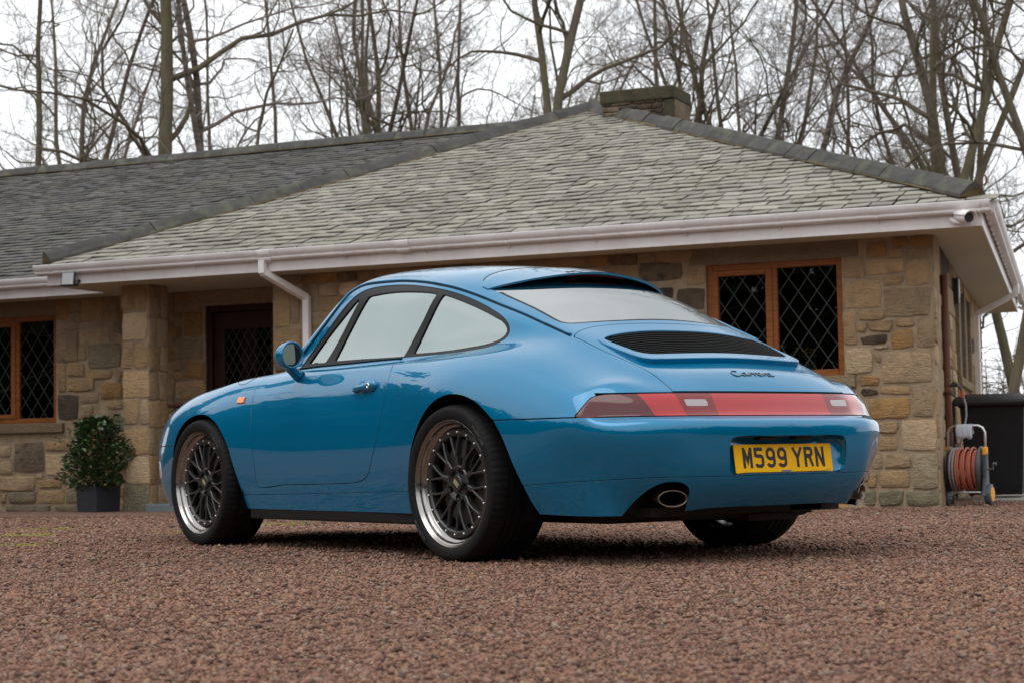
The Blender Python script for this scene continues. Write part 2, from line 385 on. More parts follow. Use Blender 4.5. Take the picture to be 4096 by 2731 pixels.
def panel(name, S, mats, parent, flange=.012, direction=None, skip=None, bev=.0012, fm=0):
    """surface + a turned-in edge all round (fm: material slot of the edge)"""
    co = [S.co]; nr = [S.nr]; faces = S.tri.tolist(); nf = len(faces); n = len(S.co)
    if flange:
        e = boundary(S)
        if skip is not None and len(e): mid = (S.co[e[:, 0]] + S.co[e[:, 1]]) / 2; e = e[~skip(mid)]
        inner_f = []
        if len(e):
            used = np.unique(e); mp = {int(u): i for i, u in enumerate(used)}
            dr = -S.nr[used] if direction is None else np.tile(np.array(direction, float), (len(used), 1))
            # outward-in-surface direction per boundary vertex
            tv = np.zeros((len(used), 3))
            for a, b in e:
                d = S.co[b] - S.co[a]; d = d / (np.linalg.norm(d) + 1e-12); tv[mp[int(a)]] += d; tv[mp[int(b)]] += d
            out = np.cross(tv, S.nr[used]); out /= np.linalg.norm(out, axis=1)[:, None] + 1e-12
            m = len(used)
            r0 = S.co[used]; r1 = S.co[used] + dr * bev + out * bev * .6; r2 = S.co[used] + dr * flange + out * bev * .6
            nb = S.nr[used] + out; nb /= np.linalg.norm(nb, axis=1)[:, None] + 1e-12
            co += [r0, r1, r1, r2]; nr += [S.nr[used], nb, out, out]
            for a, b in e:
                a, b = mp[int(a)], mp[int(b)]
                faces.append((n + b, n + a, n + m + a, n + m + b)); inner_f.append((n + 2 * m + b, n + 2 * m + a, n + 3 * m + a, n + 3 * m + b))
        nb_ = len(faces); faces += inner_f
    else: nb_ = len(faces)
    co = np.concatenate(co); nr = np.concatenate(nr)
    dark = mats[0] is MT['blue_paint'] and direction is None
    if dark: mats = list(mats) + [MT['black_rubber']]  # turned-in edges coloured black, standing for the shade in the shut gaps
    me = bpy.data.meshes.new(name); me.from_pydata(co.tolist(), [], faces); me.update()
    me.polygons.foreach_set('use_smooth', [True] * len(faces)); me.normals_split_custom_set_from_vertices(nr.tolist())
    if dark: me.polygons.foreach_set('material_index', [0] * nb_ + [1] * (len(faces) - nb_))
    return link_mesh(name, me, mats, parent)
def spline(P, closed=True, step=.006, corners=()):
    """dense curve through 2D points; corners (indices) stay sharp"""
    P = [np.array(p, float) for p in P]; n = len(P); out = []
    for i in range(n if closed else n - 1):
        p1, p2 = P[i], P[(i + 1) % n]
        p0 = P[i - 1] if (closed or i) else 2 * p1 - p2; p3 = P[(i + 2) % n] if (closed or i < n - 2) else 2 * p2 - p1
        if i in corners: p0 = 2 * p1 - p2
        if (i + 1) % n in corners: p3 = 2 * p2 - p1
        L = np.linalg.norm(p2 - p1); k = max(1, int(L / step))
        def kn(a, b): return max(np.linalg.norm(b - a), 1e-6) ** .5
        t0 = 0; t1 = kn(p0, p1); t2 = t1 + kn(p1, p2); t3 = t2 + kn(p2, p3)
        for j in range(k):
            t = t1 + (t2 - t1) * j / k
            A1 = (t1 - t) / (t1 - t0) * p0 + (t - t0) / (t1 - t0) * p1; A2 = (t2 - t) / (t2 - t1) * p1 + (t - t1) / (t2 - t1) * p2
            A3 = (t3 - t) / (t3 - t2) * p2 + (t - t2) / (t3 - t2) * p3
            B1 = (t2 - t) / (t2 - t0) * A1 + (t - t0) / (t2 - t0) * A2; B2 = (t3 - t) / (t3 - t1) * A2 + (t - t1) / (t3 - t1) * A3
            out.append((t2 - t) / (t2 - t1) * B1 + (t - t1) / (t2 - t1) * B2)
    if not closed: out.append(P[-1])
    return np.array(out)
def sdpoly(Q, X):
    """signed distance (negative inside) from 2D points X to the closed polygon Q"""
    lo, hi = Q.min(0) - .06, Q.max(0) + .06; near = ((X > lo) & (X < hi)).all(1); out = np.full(len(X), .06)
    Y = X[near]
    if len(Y) == 0: return out
    A = Q; B = np.roll(Q, -1, 0); d = np.full(len(Y), 1e9); ins = np.zeros(len(Y), bool)
    for a, b in zip(A, B):
        e = b - a; w = Y - a; t = np.clip((w @ e) / (e @ e + 1e-18), 0, 1); r = w - t[:, None] * e; d = np.minimum(d, (r * r).sum(1))
        c = ((a[1] > Y[:, 1]) != (b[1] > Y[:, 1]))
        if c.any():
            with np.errstate(divide='ignore', invalid='ignore'): xx = a[0] + (Y[:, 1] - a[1]) / (b[1] - a[1]) * e[0]
            ins ^= c & (Y[:, 0] < xx)
    d = np.sqrt(d); out[near] = np.where(ins, -d, d); return out

# outlines measured on the car (left side; y forward, z up), mirrored for the right
DLO = [(1.505,.859),(1.249,.858),(1.038,.859),(.767,.861),(.586,.860),(.436,.860),(.278,.861),(.118,.864),(-.006,.874),(-.055,.891),(-.073,.914),(-.068,.943),(-.047,.971),(-.002,1.001),(.088,1.039),(.21,1.085),(.32,1.121),(.433,1.150),(.557,1.173),(.695,1.193),(.835,1.206),(.963,1.210),(1.044,1.207),(1.099,1.198),(1.150,1.179),(1.195,1.150),(1.262,1.094),(1.336,1.028),(1.410,.964),(1.482,.893)]
VENT = [(1.447,.878),(1.275,.875),(1.092,1.168),(1.117,1.161),(1.172,1.118),(1.246,1.06),(1.322,1.002),(1.394,.938)]
DGLASS = [(1.197,.877),(.958,.875),(.776,.871),(.597,.868),(.564,.941),(.516,1.031),(.468,1.135),(.53,1.147),(.614,1.157),(.703,1.165),(.794,1.171),(.857,1.173),(.943,1.172),(1.03,1.168),(1.086,1.086),(1.151,.979)]
QGLASS = [(.535,.876),(.451,.876),(.375,.876),(.266,.878),(.161,.883),(.029,.893),(-.025,.905),(-.047,.92),(-.051,.938),(-.036,.959),(-.002,.983),(.056,1.007),(.107,1.027),(.225,1.069),(.337,1.105),(.427,1.131),(.455,1.064),(.497,.974)]
DOOR = [(1.50,.857),(1.563,.856),(1.65,.852),(1.73,.843),(1.785,.823),(1.792,.789),(1.780,.732),(1.767,.66),(1.758,.568),(1.746,.476),(1.739,.385),(1.738,.307),(1.469,.307),(1.079,.312),(.894,.316),(.802,.323),(.745,.337),(.709,.36),(.686,.39),(.627,.49),(.585,.589),(.557,.706),(.553,.761),(.566,.807),(.590,.835),(.606,.857),(1.0,.857)]
FARCH = [(2.63,.10),(2.625,.30),(2.59,.42),(2.555,.497),(2.505,.565),(2.44,.615),(2.36,.648),(2.272,.660),(2.181,.653),(2.092,.618),(2.022,.563),(1.965,.489),(1.928,.386),(1.903,.293),(1.888,.231),(1.870,.10)]
RARCH = [(.385,.10),(.368,.30),(.350,.385),(.312,.46),(.268,.522),(.216,.580),(.154,.629),(.078,.664),(-.01,.680),(-.105,.671),(-.194,.641),(-.268,.597),(-.325,.552),(-.374,.484),(-.418,.385),(-.449,.304),(-.462,.254),(-.50,.10)]
DECK = [(0,-.396),(.09,-.395),(.18,-.391),(.26,-.384),(.33,-.377),(.39,-.371),(.43,-.370),(.475,-.377),(.513,-.392),(.511,-.422),(.497,-.536),(.474,-.662),(.460,-.753),(.455,-.825),(.455,-.889),(.458,-1.2),(0,-1.2)]
RGLASS = [(0,-.372),(.215,-.366),(.296,-.354),(.372,-.335),(.426,-.315),(.458,-.294),(.476,-.268),(.482,-.235),(.484,-.188),(.485,-.074),(.484,.054),(.483,.154),(.481,.25),(.40,.285),(.25,.297),(0,.30)]
HOUSE = [(0,-.432),(.259,-.433),(.369,-.439),(.422,-.450),(.452,-.463),(.462,-.490),(.459,-.55),(.446,-.637),(.430,-.692),(.404,-.722),(.348,-.733),(.20,-.742),(0,-.745)]
GRILLE = [(0,-.452),(.15,-.451),(.237,-.452),(.331,-.456),(.400,-.466),(.432,-.480),(.434,-.514),(.426,-.561),(.417,-.604),(.407,-.645),(.385,-.672),(.353,-.687),(.245,-.695),(0,-.699)]
LIGHT = [(0,.568),(.40,.568),(.70,.568),(.792,.568),(.778,.590),(.755,.617),(.728,.640),(.695,.650),(.643,.652),(.3,.653),(0,.653)]
WSCREEN = [(0,.935),(.30,.930),(.50,.918),(.588,.912),(.600,.925),(.560,1.06),(.515,1.19),(.49,1.208),(.30,1.243),(0,1.252)]
def mirror_poly(P): return P + [(-x, y) for x, y in P[::-1] if abs(x) > 1e-6]

def build_car():
    car = empty('sports_car')
    tag(car, 'metallic blue classic sports coupe parked on the red gravel drive, seen from behind', 'car')
    V, F = body_cage(); co, q = subdivide(V, F, 4)
    tri = np.concatenate([q[:, [0, 1, 2]], q[:, [0, 2, 3]]])
    fn = np.cross(co[tri[:, 1]] - co[tri[:, 0]], co[tri[:, 2]] - co[tri[:, 0]]); nr = np.zeros_like(co)
    for k in range(3): np.add.at(nr, tri[:, k], fn)
    nr /= np.linalg.norm(nr, axis=1)[:, None]
    c0 = nr[np.abs(co[:, 2] - co[:, 2].max()).argmin()]
    if c0[2] < 0: nr = -nr; tri = tri[:, ::-1]
    ALL = Surf(co, nr, tri)
    bvh = BVHTree.FromPolygons(co.tolist(), tri.tolist())
    def down(x, y):
        h = bvh.ray_cast(Vector((x, y, 3)), Vector((0, 0, -1))); return h[0], h[1]
    def inward(y, z, s=-1):
        h = bvh.ray_cast(Vector((s * 2, y, z)), Vector((-s, 0, 0))); return h[0], h[1]
    def rearhit(x, z):
        h = bvh.ray_cast(Vector((x, -3, z)), Vector((0, 1, 0))); return h[0], h[1]
    BIG = .06
    def sidef(Q):
        Q = np.array(Q)
        def f(c, s): 
            d = sdpoly(Q, c[:, 1:3]); return np.where(c[:, 0] * s > .30, d, BIG)
        return f
    fdlo, fdoor, ffa, fra = (sidef(spline(P)) for P in (DLO, DOOR, FARCH, RARCH))
    fvent, fdg = sidef(spline(VENT, corners=(0, 1, 2))), sidef(spline(DGLASS, corners=(0, 3, 6, 13)))
    fqg = sidef(spline(QGLASS, corners=(0, 15)))
    def topf(P, zmin, ymax=9, ymin=-9):
        Q = spline(mirror_poly(P))
        def f(c): return np.where((c[:, 2] > zmin) & (c[:, 1] < ymax) & (c[:, 1] > ymin), sdpoly(Q, c[:, :2]), BIG)
        return f
    fdeck0 = topf(DECK, .5, 0); fdeck = lambda c: np.maximum(fdeck0(c), .6585 - c[:, 2])
    frg = topf(RGLASS, .9, .6); fhouse = topf(HOUSE, .7, 0); fgr = topf(GRILLE, .7, 0)
    QL = spline(mirror_poly(LIGHT), corners=(3,)); QW = spline(mirror_poly(WSCREEN))
    flight = lambda c: np.where((c[:, 1] < -.6) & (c[:, 2] < .6565), sdpoly(QL, c[:, [0, 2]]), BIG)
    fws = lambda c: np.where(c[:, 1] > 1.1, sdpoly(QW, c[:, [0, 2]]), BIG)
    fbump = lambda c: np.maximum(c[:, 2] - .5655, c[:, 1] + .1)
    fbump2 = lambda c: np.maximum(c[:, 2] - .505, 2.3 - c[:, 1])
    zs = lambda y: np.interp(-y, [.40, .447, .717, .945, 1.1], [.309, .311, .325, .336, .336])
    zsill = lambda y: np.interp(y, [.3, .405, 1.092, 1.887, 2.0], [.284, .282, .269, .257, .256])
    fsill = lambda c: np.maximum(np.maximum(c[:, 2] - zsill(c[:, 1]), .2 - c[:, 1]), c[:, 1] - 2.2)
    def fhood(c):
        Q = spline([(0, 1.985), (.30, 1.965), (.47, 1.90), (.54, 1.92), (.56, 2.1), (.555, 2.5), (.53, 2.75), (.46, 2.90), (.3, 2.97), (0, 2.99), (-.3, 2.97), (-.46, 2.90), (-.53, 2.75), (-.555, 2.5), (-.56, 2.1), (-.54, 1.92), (-.47, 1.90), (-.30, 1.965)])
        return np.where(c[:, 2] > .6, sdpoly(Q, c[:, :2]), BIG)
    QR = spline([(.300, .345), (.312, .40), (.312, .452), (.300, .477), (.272, .485), (.1, .486), (-.1, .486), (-.272, .485), (-.300, .477), (-.312, .452), (-.312, .40), (-.300, .345), (-.2, .3425), (.2, .3425)])
    frec = lambda c: np.where(c[:, 1] < -.9, sdpoly(QR, c[:, [0, 2]]), BIG)
    QE = spline([(.435, .16), (.446, .25), (.462, .295), (.498, .318), (.540, .317), (.572, .297), (.596, .264), (.614, .228), (.635, .16)])
    fexh = lambda c: np.where(c[:, 1] < -.7, sdpoly(QE, np.stack([np.abs(c[:, 0]), c[:, 2]], 1)), BIG)
    arch = lambda c: np.minimum(np.minimum(ffa(c, 1), ffa(c, -1)), np.minimum(fra(c, 1), fra(c, -1)))
    G = .0024
    def both(f): return lambda c: np.minimum(f(c, 1), f(c, -1))
    dl, dr = both(fdlo), both(fdoor)
    # ---- body shell
    openings = lambda c: np.minimum.reduce([arch(c), dl(c), dr(c) - G, fdeck0(c) - G, frg(c), flight(c) - G * .6, fws(c), fbump(c) - G * 1.2, fbump2(c) - G, fhood(c) - G, fsill(c) - G * .7])
    tail_gap = lambda c: np.where((c[:, 1] < -.74) & (c[:, 2] > .60), np.maximum(c[:, 2] - .6605, .650 - c[:, 2]) , BIG)
    body = clip(ALL, lambda c: -openings(c))
    body = clip(body, lambda c: np.where((c[:, 1] < -.70) & (np.abs(c[:, 0]) < .715) & (c[:, 2] < .67), .6575 - c[:, 2], -BIG))
    bo = panel('body', body, [MT['blue_paint']], car, .014)
    co3, q3 = subdivide(*body_cage(), 3); t3 = np.concatenate([q3[:, [0, 1, 2]], q3[:, [0, 2, 3]]]); n3 = np.zeros_like(co3); f3 = np.cross(co3[t3[:, 1]] - co3[t3[:, 0]], co3[t3[:, 2]] - co3[t3[:, 0]])
    for k in range(3): np.add.at(n3, t3[:, k], f3)
    n3 /= np.linalg.norm(n3, axis=1)[:, None]
    if n3[np.abs(co3[:, 2] - co3[:, 2].max()).argmin()][2] < 0: n3 = -n3; t3 = t3[:, ::-1]
    LIN = Surf(co3, n3, t3)
    panel('inner_liner', clip(offset(LIN, -.024), lambda c: -np.minimum.reduce([arch(c) + .01, dl(c) + .004, frg(c) + .01, fws(c) + .01, frec(c) - .02, fexh(c) - .01])), [MT['dark_liner']], car, 0)
    for s in (-1, 1):
        d = panel('door', clip(clip(ALL, lambda c: fdoor(c, s) + G), lambda c: -dl(c) + 0), [MT['blue_paint']], car, .014)
        panel('sill_cover', clip(clip(clip(ALL, lambda c: fsill(c) + G * .7), lambda c: -arch(c)), lambda c: -c[:, 0] * s), [MT['blue_paint']], car, .012)
        trim = clip(ALL, lambda c: fdlo(c, s) + .0006); trim = clip(trim, lambda c: -np.minimum(np.minimum(fvent(c, s), fdg(c, s)), fqg(c, s)))
        w = panel('window_frame', offset(trim, -.003), [MT['black_trim']], car, .011)
        for nm, ff in (('vent_glass', fvent), ('door_glass', fdg), ('quarter_glass', fqg)):
            panel(nm, offset(clip(ALL, lambda c: ff(c, s) - .004), -.009), [MT['car_glass']], w, 0)
    dk = clip(clip(ALL, lambda c: fdeck(c) + G), lambda c: -(fhouse(c) - .0005))
    deck = panel('engine_lid', dk, [MT['blue_paint']], car, .014)
    def lift(S):
        r = np.clip((-.436 - S.co[:, 1]) / .29, 0, 1); r = r * r * (3 - 2 * r) * .4 + r * .6
        return Surf(S.co + np.array([0, -.15, 1.0]) * (.0015 + .021 * r)[:, None], S.nr, S.tri)
    hs_ = clip(clip(ALL, lambda c: fhouse(c)), lambda c: -fgr(c))
    panel('grille_surround', lift(hs_), [MT['blue_paint']], deck, .024, direction=(0, .1, -1), bev=.003)
    panel('grille_tray', offset(clip(ALL, lambda c: fgr(c) - .008), -.012), [MT['dark_liner']], deck, 0)
    # louvre slats across the engine lid
    NS = 13
    for i in range(NS):
        t = (i + .5) / NS; y0 = -.456 + (-.696 + .456) * t
        xe = float(np.interp(-y0, [.456, .475, .514, .561, .604, .645, .672, .69, .70], [.36, .42, .430, .424, .414, .402, .38, .34, .30])) + .004
        mb = MB(); vs_ = []; K = 26
        for k in range(K + 1):
            x = -xe + 2 * xe * k / K; u = abs(x) / .43; yy = y0 - .010 * u ** 3
            p, nn = down(x, yy); r = min(max((-.436 - yy) / .29, 0), 1); h = .0015 + .021 * r - .0035
            for dy, dz in ((.0062, -.0070), (.0050, -.0028), (-.0075, .0012), (-.0092, -.0008), (-.0085, -.0040)): vs_.append((p.x, p.y + dy, p.z + h + dz))
        mb.add(vs_, [(k * 5 + j, k * 5 + j + 1, k * 5 + j + 6, k * 5 + j + 5) for k in range(K) for j in range(4)])
        mb.build('slat', MT['black_trim'], deck, smooth=False)
    # rear window, windscreen
    rs = clip(ALL, lambda c: frg(c) + .0008); inner = lambda c: np.minimum(frg(c) + .012, .012 + .15 * (np.abs(c[:, 0]) / .48) ** 3 - c[:, 1])
    panel('rear_window', offset(rs, -.0025), [MT['rear_glass']], car, .004)
    panel('seal_and_shade_band', offset(clip(rs, lambda c: -inner(c)), -.0018), [MT['black_trim']], car, .004).data  # edge seal; wide top band is ceramic frit plus painted shade under the spoiler
    panel('windscreen', offset(clip(ALL, lambda c: fws(c) + .001), -.003), [MT['car_glass']], car, .004)
    panel('bonnet', clip(ALL, lambda c: fhood(c) + G), [MT['blue_paint']], car, .014)
    # bumpers
    rb = clip(clip(clip(clip(ALL, lambda c: fbump(c) + G * 1.2), lambda c: -arch(c)), lambda c: -frec(c)), lambda c: -fexh(c))
    up = clip(rb, lambda c: zs(c[:, 1]) + .0019 - c[:, 2]); lo = clip(rb, lambda c: c[:, 2] - zs(c[:, 1]) + .0019)
    bmp = panel('rear_bumper', up, [MT['blue_paint']], car, .016)
    panel('lower_valance', lo, [MT['blue_paint']], bmp, .018)
    # plate recess: walls sweep forward to a back plate
    B = boundary(clip(ALL, frec)); rec = clip(ALL, frec)
    ringi = []; nxt = {int(a): int(b) for a, b in B}; st = next(iter(nxt)); cur = st
    while True:
        ringi.append(cur); cur = nxt[cur]
        if cur == st: break
    ring = rec.co[ringi]; mb = MB(); n = len(ring); lay = []
    for k, (dz, sc) in enumerate(((0, 1), (.30, .985), (.75, .965), (1, .90), (1, .0))):
        for p in ring:
            yb = -1.022 + (p[2] - .40) * .13
            lay.append((p[0] * sc, p[1] + (yb - p[1]) * dz, .414 + (p[2] - .414) * (sc if k else 1) - (0.0)))
    L = 4
    mb.add(lay, [(k * n + i, (k + 1) * n + i, (k + 1) * n + (i + 1) % n, k * n + (i + 1) % n) for k in range(L) for i in range(n)])
    mb.build('plate_recess', MT['blue_paint'], bmp, smooth=True, auto=R(50))
    for x in (-.105, .085):
        mb = MB(); mb.box((x - .045, -1.068, .470), (x + .045, -1.03, .482)); bevel(mb.build('plate_lamp', MT['black_trim'], bmp), .003)
    fb = clip(clip(ALL, lambda c: fbump2(c) + G), lambda c: -arch(c))
    fbo = panel('front_bumper', fb, [MT['blue_paint']], car, .014)
    for s in (-1, 1):
        QF = spline([(2.83, .345), (2.98, .355), (3.04, .385), (3.03, .41), (2.93, .425), (2.84, .415)])
        panel('front_lamp', offset(clip(ALL, lambda c: np.where(c[:, 0] * s > .3, sdpoly(QF, c[:, 1:3]), BIG)), .002), [MT['clear_lens']], fbo, .006)
    # tail lamp strip
    lamp = lambda f: offset(clip(clip(ALL, lambda c: flight(c) + .0008), f), -.001)
    xb = lambda z: np.interp(z, [.56, .60, .63, .655], [.449, .448, .455, .4615])
    QV = spline([(.428, .6275), (.340, .6275), (.334, .622), (.334, .609), (.340, .603), (.425, .603), (.432, .608), (.434, .622)], corners=())
    QV = np.array([(.430, .6285), (.338, .6285), (.335, .6275), (.333, .624), (.332, .608), (.334, .604), (.338, .6025), (.426, .6025), (.430, .604), (.434, .622), (.434, .626)])
    frev = lambda c: np.where(c[:, 1] < -.9, sdpoly(QV, np.stack([np.abs(c[:, 0]), c[:, 2]], 1)), BIG)
    strip = lamp(lambda c: np.abs(c[:, 0]) - xb(c[:, 2]) + .0008); strip = clip(strip, lambda c: -frev(c))
    rf = panel('reflector_strip', clip(strip, lambda c: np.abs(c[:, 0]) - .30), [MT['lens_red_bright']], car, .004)
    for s in (-1, 1): panel('strip_end', clip(strip, lambda c: .30 - c[:, 0] * s), [MT['lens_red']], rf, .004)
    panel('reversing_lamp', clip(lamp(frev), lambda c: c[:, 0]), [MT['lens_white']], rf, .003)
    panel('reversing_lamp', clip(lamp(frev), lambda c: -c[:, 0]), [MT['lens_white']], rf, .003)
    for s in (-1, 1):
        pc = lamp(lambda c: xb(c[:, 2]) + .0008 - c[:, 0] * s)
        t = panel('tail_lamp', clip(pc, lambda c: c[:, 0] * s - (0.575 + (.61 - c[:, 2]) * .35 * -1)), [MT['lens_red_bright']], car, .005)
        panel('side_lens', clip(pc, lambda c: (0.575 + (.61 - c[:, 2]) * .35 * -1) - c[:, 0] * s), [MT['lens_dark_red']], t, .005)
    # black strip painting in the shade of the gap under the deck lip
    mb = MB(); P = []
    for x in np.linspace(-.70, .70, 60):
        h, _n = rearhit(float(x), .654)
        if h: P.append((h.x * .985, h.y + .014, .6535))
    mb.tube(P, .007, 6); mb.build('lip_shade_strip', MT['black_rubber'], car)
    # drip rail and other raised lines
    def surf_tube(pts, rad, proud, name, mt, parent, n=8, squash=None):
        for s in (-1, 1):
            path = []
            for p in pts:
                h = bvh.find_nearest(Vector((p[0] * -s, p[1], p[2]))); path.append(h[0] + h[1] * proud * (1 if h[1].dot(Vector((h[0].x, 0, .3))) > 0 else -1))
            mb = MB(); mb.tube(path, rad, n, squash=squash); mb.build(name, mt, parent, smooth=True)
    drip = [(-.663,1.518,.926),(-.632,1.381,1.045),(-.602,1.282,1.139),(-.567,1.221,1.203),(-.554,1.166,1.223),(-.548,1.111,1.232),(-.544,.995,1.232),(-.538,.824,1.224),(-.546,.638,1.204),(-.550,.493,1.177),(-.545,.346,1.146),(-.535,.172,1.097),(-.530,-.0,1.037),(-.524,-.18,.976),(-.516,-.286,.937),(-.512,-.372,.903)]
    D = spline(drip, False, .03)
    surf_tube(D, .0062, .0025, 'drip_rail', MT['blue_paint'], bo)
    surf_tube([(p[0] - .006, p[1], p[2] - .008) for p in D], .0028, .0005, 'drip_seam', MT['black_rubber'], bo, 6)
    FU = spline([(-.69,2.10,.835),(-.712,2.075,.822),(-.730,2.05,.812),(-.748,2.0,.800),(-.748,1.945,.801),(-.735,1.92,.812),(-.712,1.912,.825),(-.69,1.925,.833),(-.672,1.98,.838),(-.67,2.05,.838)], True, .01)
    fl_path = [bvh.find_nearest(Vector(p))[0] for p in FU]
    mb = MB(); mb.tube([p for p in fl_path], .0016, 5, close=True); mb.build('fuel_flap_seam', MT['black_rubber'], bo)
    surf_tube(spline([(-.693,1.50,.8585),(-.694,1.25,.858),(-.695,1.0,.858),(-.693,.767,.859),(-.692,.60,.858)], False, .04), .0045, .002, 'waist_strip', MT['black_trim'], bo, 6)
    # roof spoiler over the rear window
    mb = MB(); K = 40; R5 = []; X = []
    for k in range(K + 1):
        t = k / K * 2 - 1; x = .497 * math.sin(t * PI / 2) if abs(t) < 1 else .497 * t
        u = abs(x) / .497
        yf = .262 + .085 * (1 - u ** 6) if u < .985 else .262
        yf = .345 - .085 * u ** 8 - .0 * u; yt = .060 + .16 * u ** 3.2
        proud = .036 * (1 - .62 * u ** 1.3 - .38 * u ** 6)
        row = []
        for j in range(9):
            w = j / 8; yy = yf + (yt - yf) * w; p, nn = down(x, yy); h = .0035 * min(1, w * 5) + proud * w ** 1.35
            row.append(p + nn * .0005 + Vector((0, -.1, 1)) * h)
        p, nn = down(x, yt + .004); tip = row[-1]
        row += [tip + Vector((0, .0015, -.005)), tip + Vector((0, .008, -.008 - .25 * proud * .2)), down(x, min(yt + .10, yf))[0] + Vector((0, 0, .002))]
        R5.append(row)
    n = len(R5[0]); mb.add([p for r in R5 for p in r], [(a * n + b, a * n + b + 1, (a + 1) * n + b + 1, (a + 1) * n + b) for a in range(K) for b in range(n - 1)])
    sp_ = mb.build('roof_spoiler', MT['blue_paint'], car, smooth=True); sharp_edges(sp_.data, R(50))
    mb = MB(); P = [down(.497 * .93 * math.sin(t), .345 - .085 * (.93 * abs(math.sin(t))) ** 8 + .003)[0] for t in np.linspace(-1.5, 1.5, 50)]
    mb.tube(P, .0022, 5); mb.build('spoiler_seam', MT['black_rubber'], car)
    mb = MB()
    for k in range(12): 
        x0, x1 = -.16 + .32 * k / 12, -.16 + .32 * (k + 1) / 12
        ya = .105; za = down((x0 + x1) / 2, ya)[0].z + .019
        mb.box((x0, ya - .012, za - .011), (x1, ya + .012, za + .011))
    mb.build('high_brake_lamp', MT['lens_dark_red'], sp_)
    # side markers
    for s in (-1, 1):
        h, nn = inward(1.883, .718, s); q4 = (nn if nn.x * s > 0 else -nn).to_track_quat('Y', 'Z').to_matrix().to_4x4()
        mb = MB(); mb.box((-.032, -.004, -.0165), (.032, .007, .0165), Matrix.Translation(h) @ q4); bevel(mb.build('side_marker', MT['orange_lens'], bo), .004, 3)
    return car, bvh, down, inward, rearhit, deck, bo, bmp
# ------------------------------------------------------------------ wheels, trim, plate, cabin
def stroke(path, w, close=False):
    """flat ribbon of width w along a 2D path with mitred joints; returns verts, faces"""
    P = [Vector(p) for p in path]; n = len(P); vs = []
    for i in range(n):
        a = P[(i - 1) % n] if (close or i) else None; b = P[(i + 1) % n] if (close or i < n - 1) else None
        d1 = (P[i] - a).normalized() if a is not None else (b - P[i]).normalized()
        d2 = (b - P[i]).normalized() if b is not None else d1
        n1 = Vector((-d1.y, d1.x)); n2 = Vector((-d2.y, d2.x)); m = n1 + n2; m.normalize(); k = w / 2 / max(m.dot(n1), .35)
        vs += [P[i] + m * k, P[i] - m * k]
    fs = [(2 * i, 2 * i + 1, 2 * ((i + 1) % n) + 1, 2 * ((i + 1) % n)) for i in range(n if close else n - 1)]
    return vs, fs
def rr(x0, y0, x1, y1, r, a, b, n=5):
    return None
def arc(cx, cy, rx, ry, a0, a1, n=7): return [(cx + rx * math.cos(R(a0 + (a1 - a0) * k / n)), cy + ry * math.sin(R(a0 + (a1 - a0) * k / n))) for k in range(n + 1)]
def glyph(ch):
    """number-plate capitals in a 50 x 79 cell, stroke 14"""
    W, H, s = 50, 79, 7; l, r_, b, t = s, W - s, s, H - s; m = 40
    if ch == 'M': return [[(l, 0), (l, H)], [(r_, 0), (r_, H)], [(l + 1, H - 4), (25, 26), (r_ - 1, H - 4)]]
    if ch == '5': return [[(r_ + 2, t), (l, t), (l, 43)], [(l, 46)] + [(l + 3, 46), (27, 46)] + arc(31, 35, 12, 11, 90, 0) + [(43, 20)] + arc(31, 19, 12, 12, 0, -90) + arc(19, 19, 12, 12, -90, -165, 5)]
    if ch == '9': return [arc(25, 56, 18, 16, 0, 90, 5) + arc(25, 56, 18, 16, 90, 180, 5)[1:] + [(l, 50)] + arc(25, 49, 18, 14, 180, 270, 5)[0:] + arc(25, 49, 18, 14, 270, 330, 4)[1:], [(r_, 60), (r_, 22)] + arc(26, 20, 17, 13, 0, -90, 5) + arc(24, 20, 17, 13, -90, -165, 5)]
    if ch == 'Y': return [[(l - 5, H), (25, 36), (W - l + 5, H)], [(25, 40), (25, 0)]]
    if ch == 'R': return [[(l, 0), (l, H)], [(l, t), (29, t)] + arc(31, 58, 12, 14, 90, -90, 8) + [(l, 44)][-1:] , [(l, 41), (31, 41)], [(28, 42), (r_ + 2, 0)]]
    if ch == 'N': return [[(l, 0), (l, H)], [(r_, 0), (r_, H)], [(l, H - 3), (r_, 3)]]
    return []
def text_mesh(body, size, extrude=0, name='t', bold=0):
    cu = bpy.data.curves.new(name, 'FONT'); cu.body = body; cu.size = size; cu.extrude = extrude; cu.align_x = 'CENTER'; cu.align_y = 'CENTER'; cu.resolution_u = 3; cu.offset = bold
    ob = bpy.data.objects.new(name, cu); COL.objects.link(ob); dg = bpy.context.evaluated_depsgraph_get(); me = bpy.data.meshes.new_from_object(ob.evaluated_get(dg)); bpy.data.objects.remove(ob); bpy.data.curves.remove(cu); return me

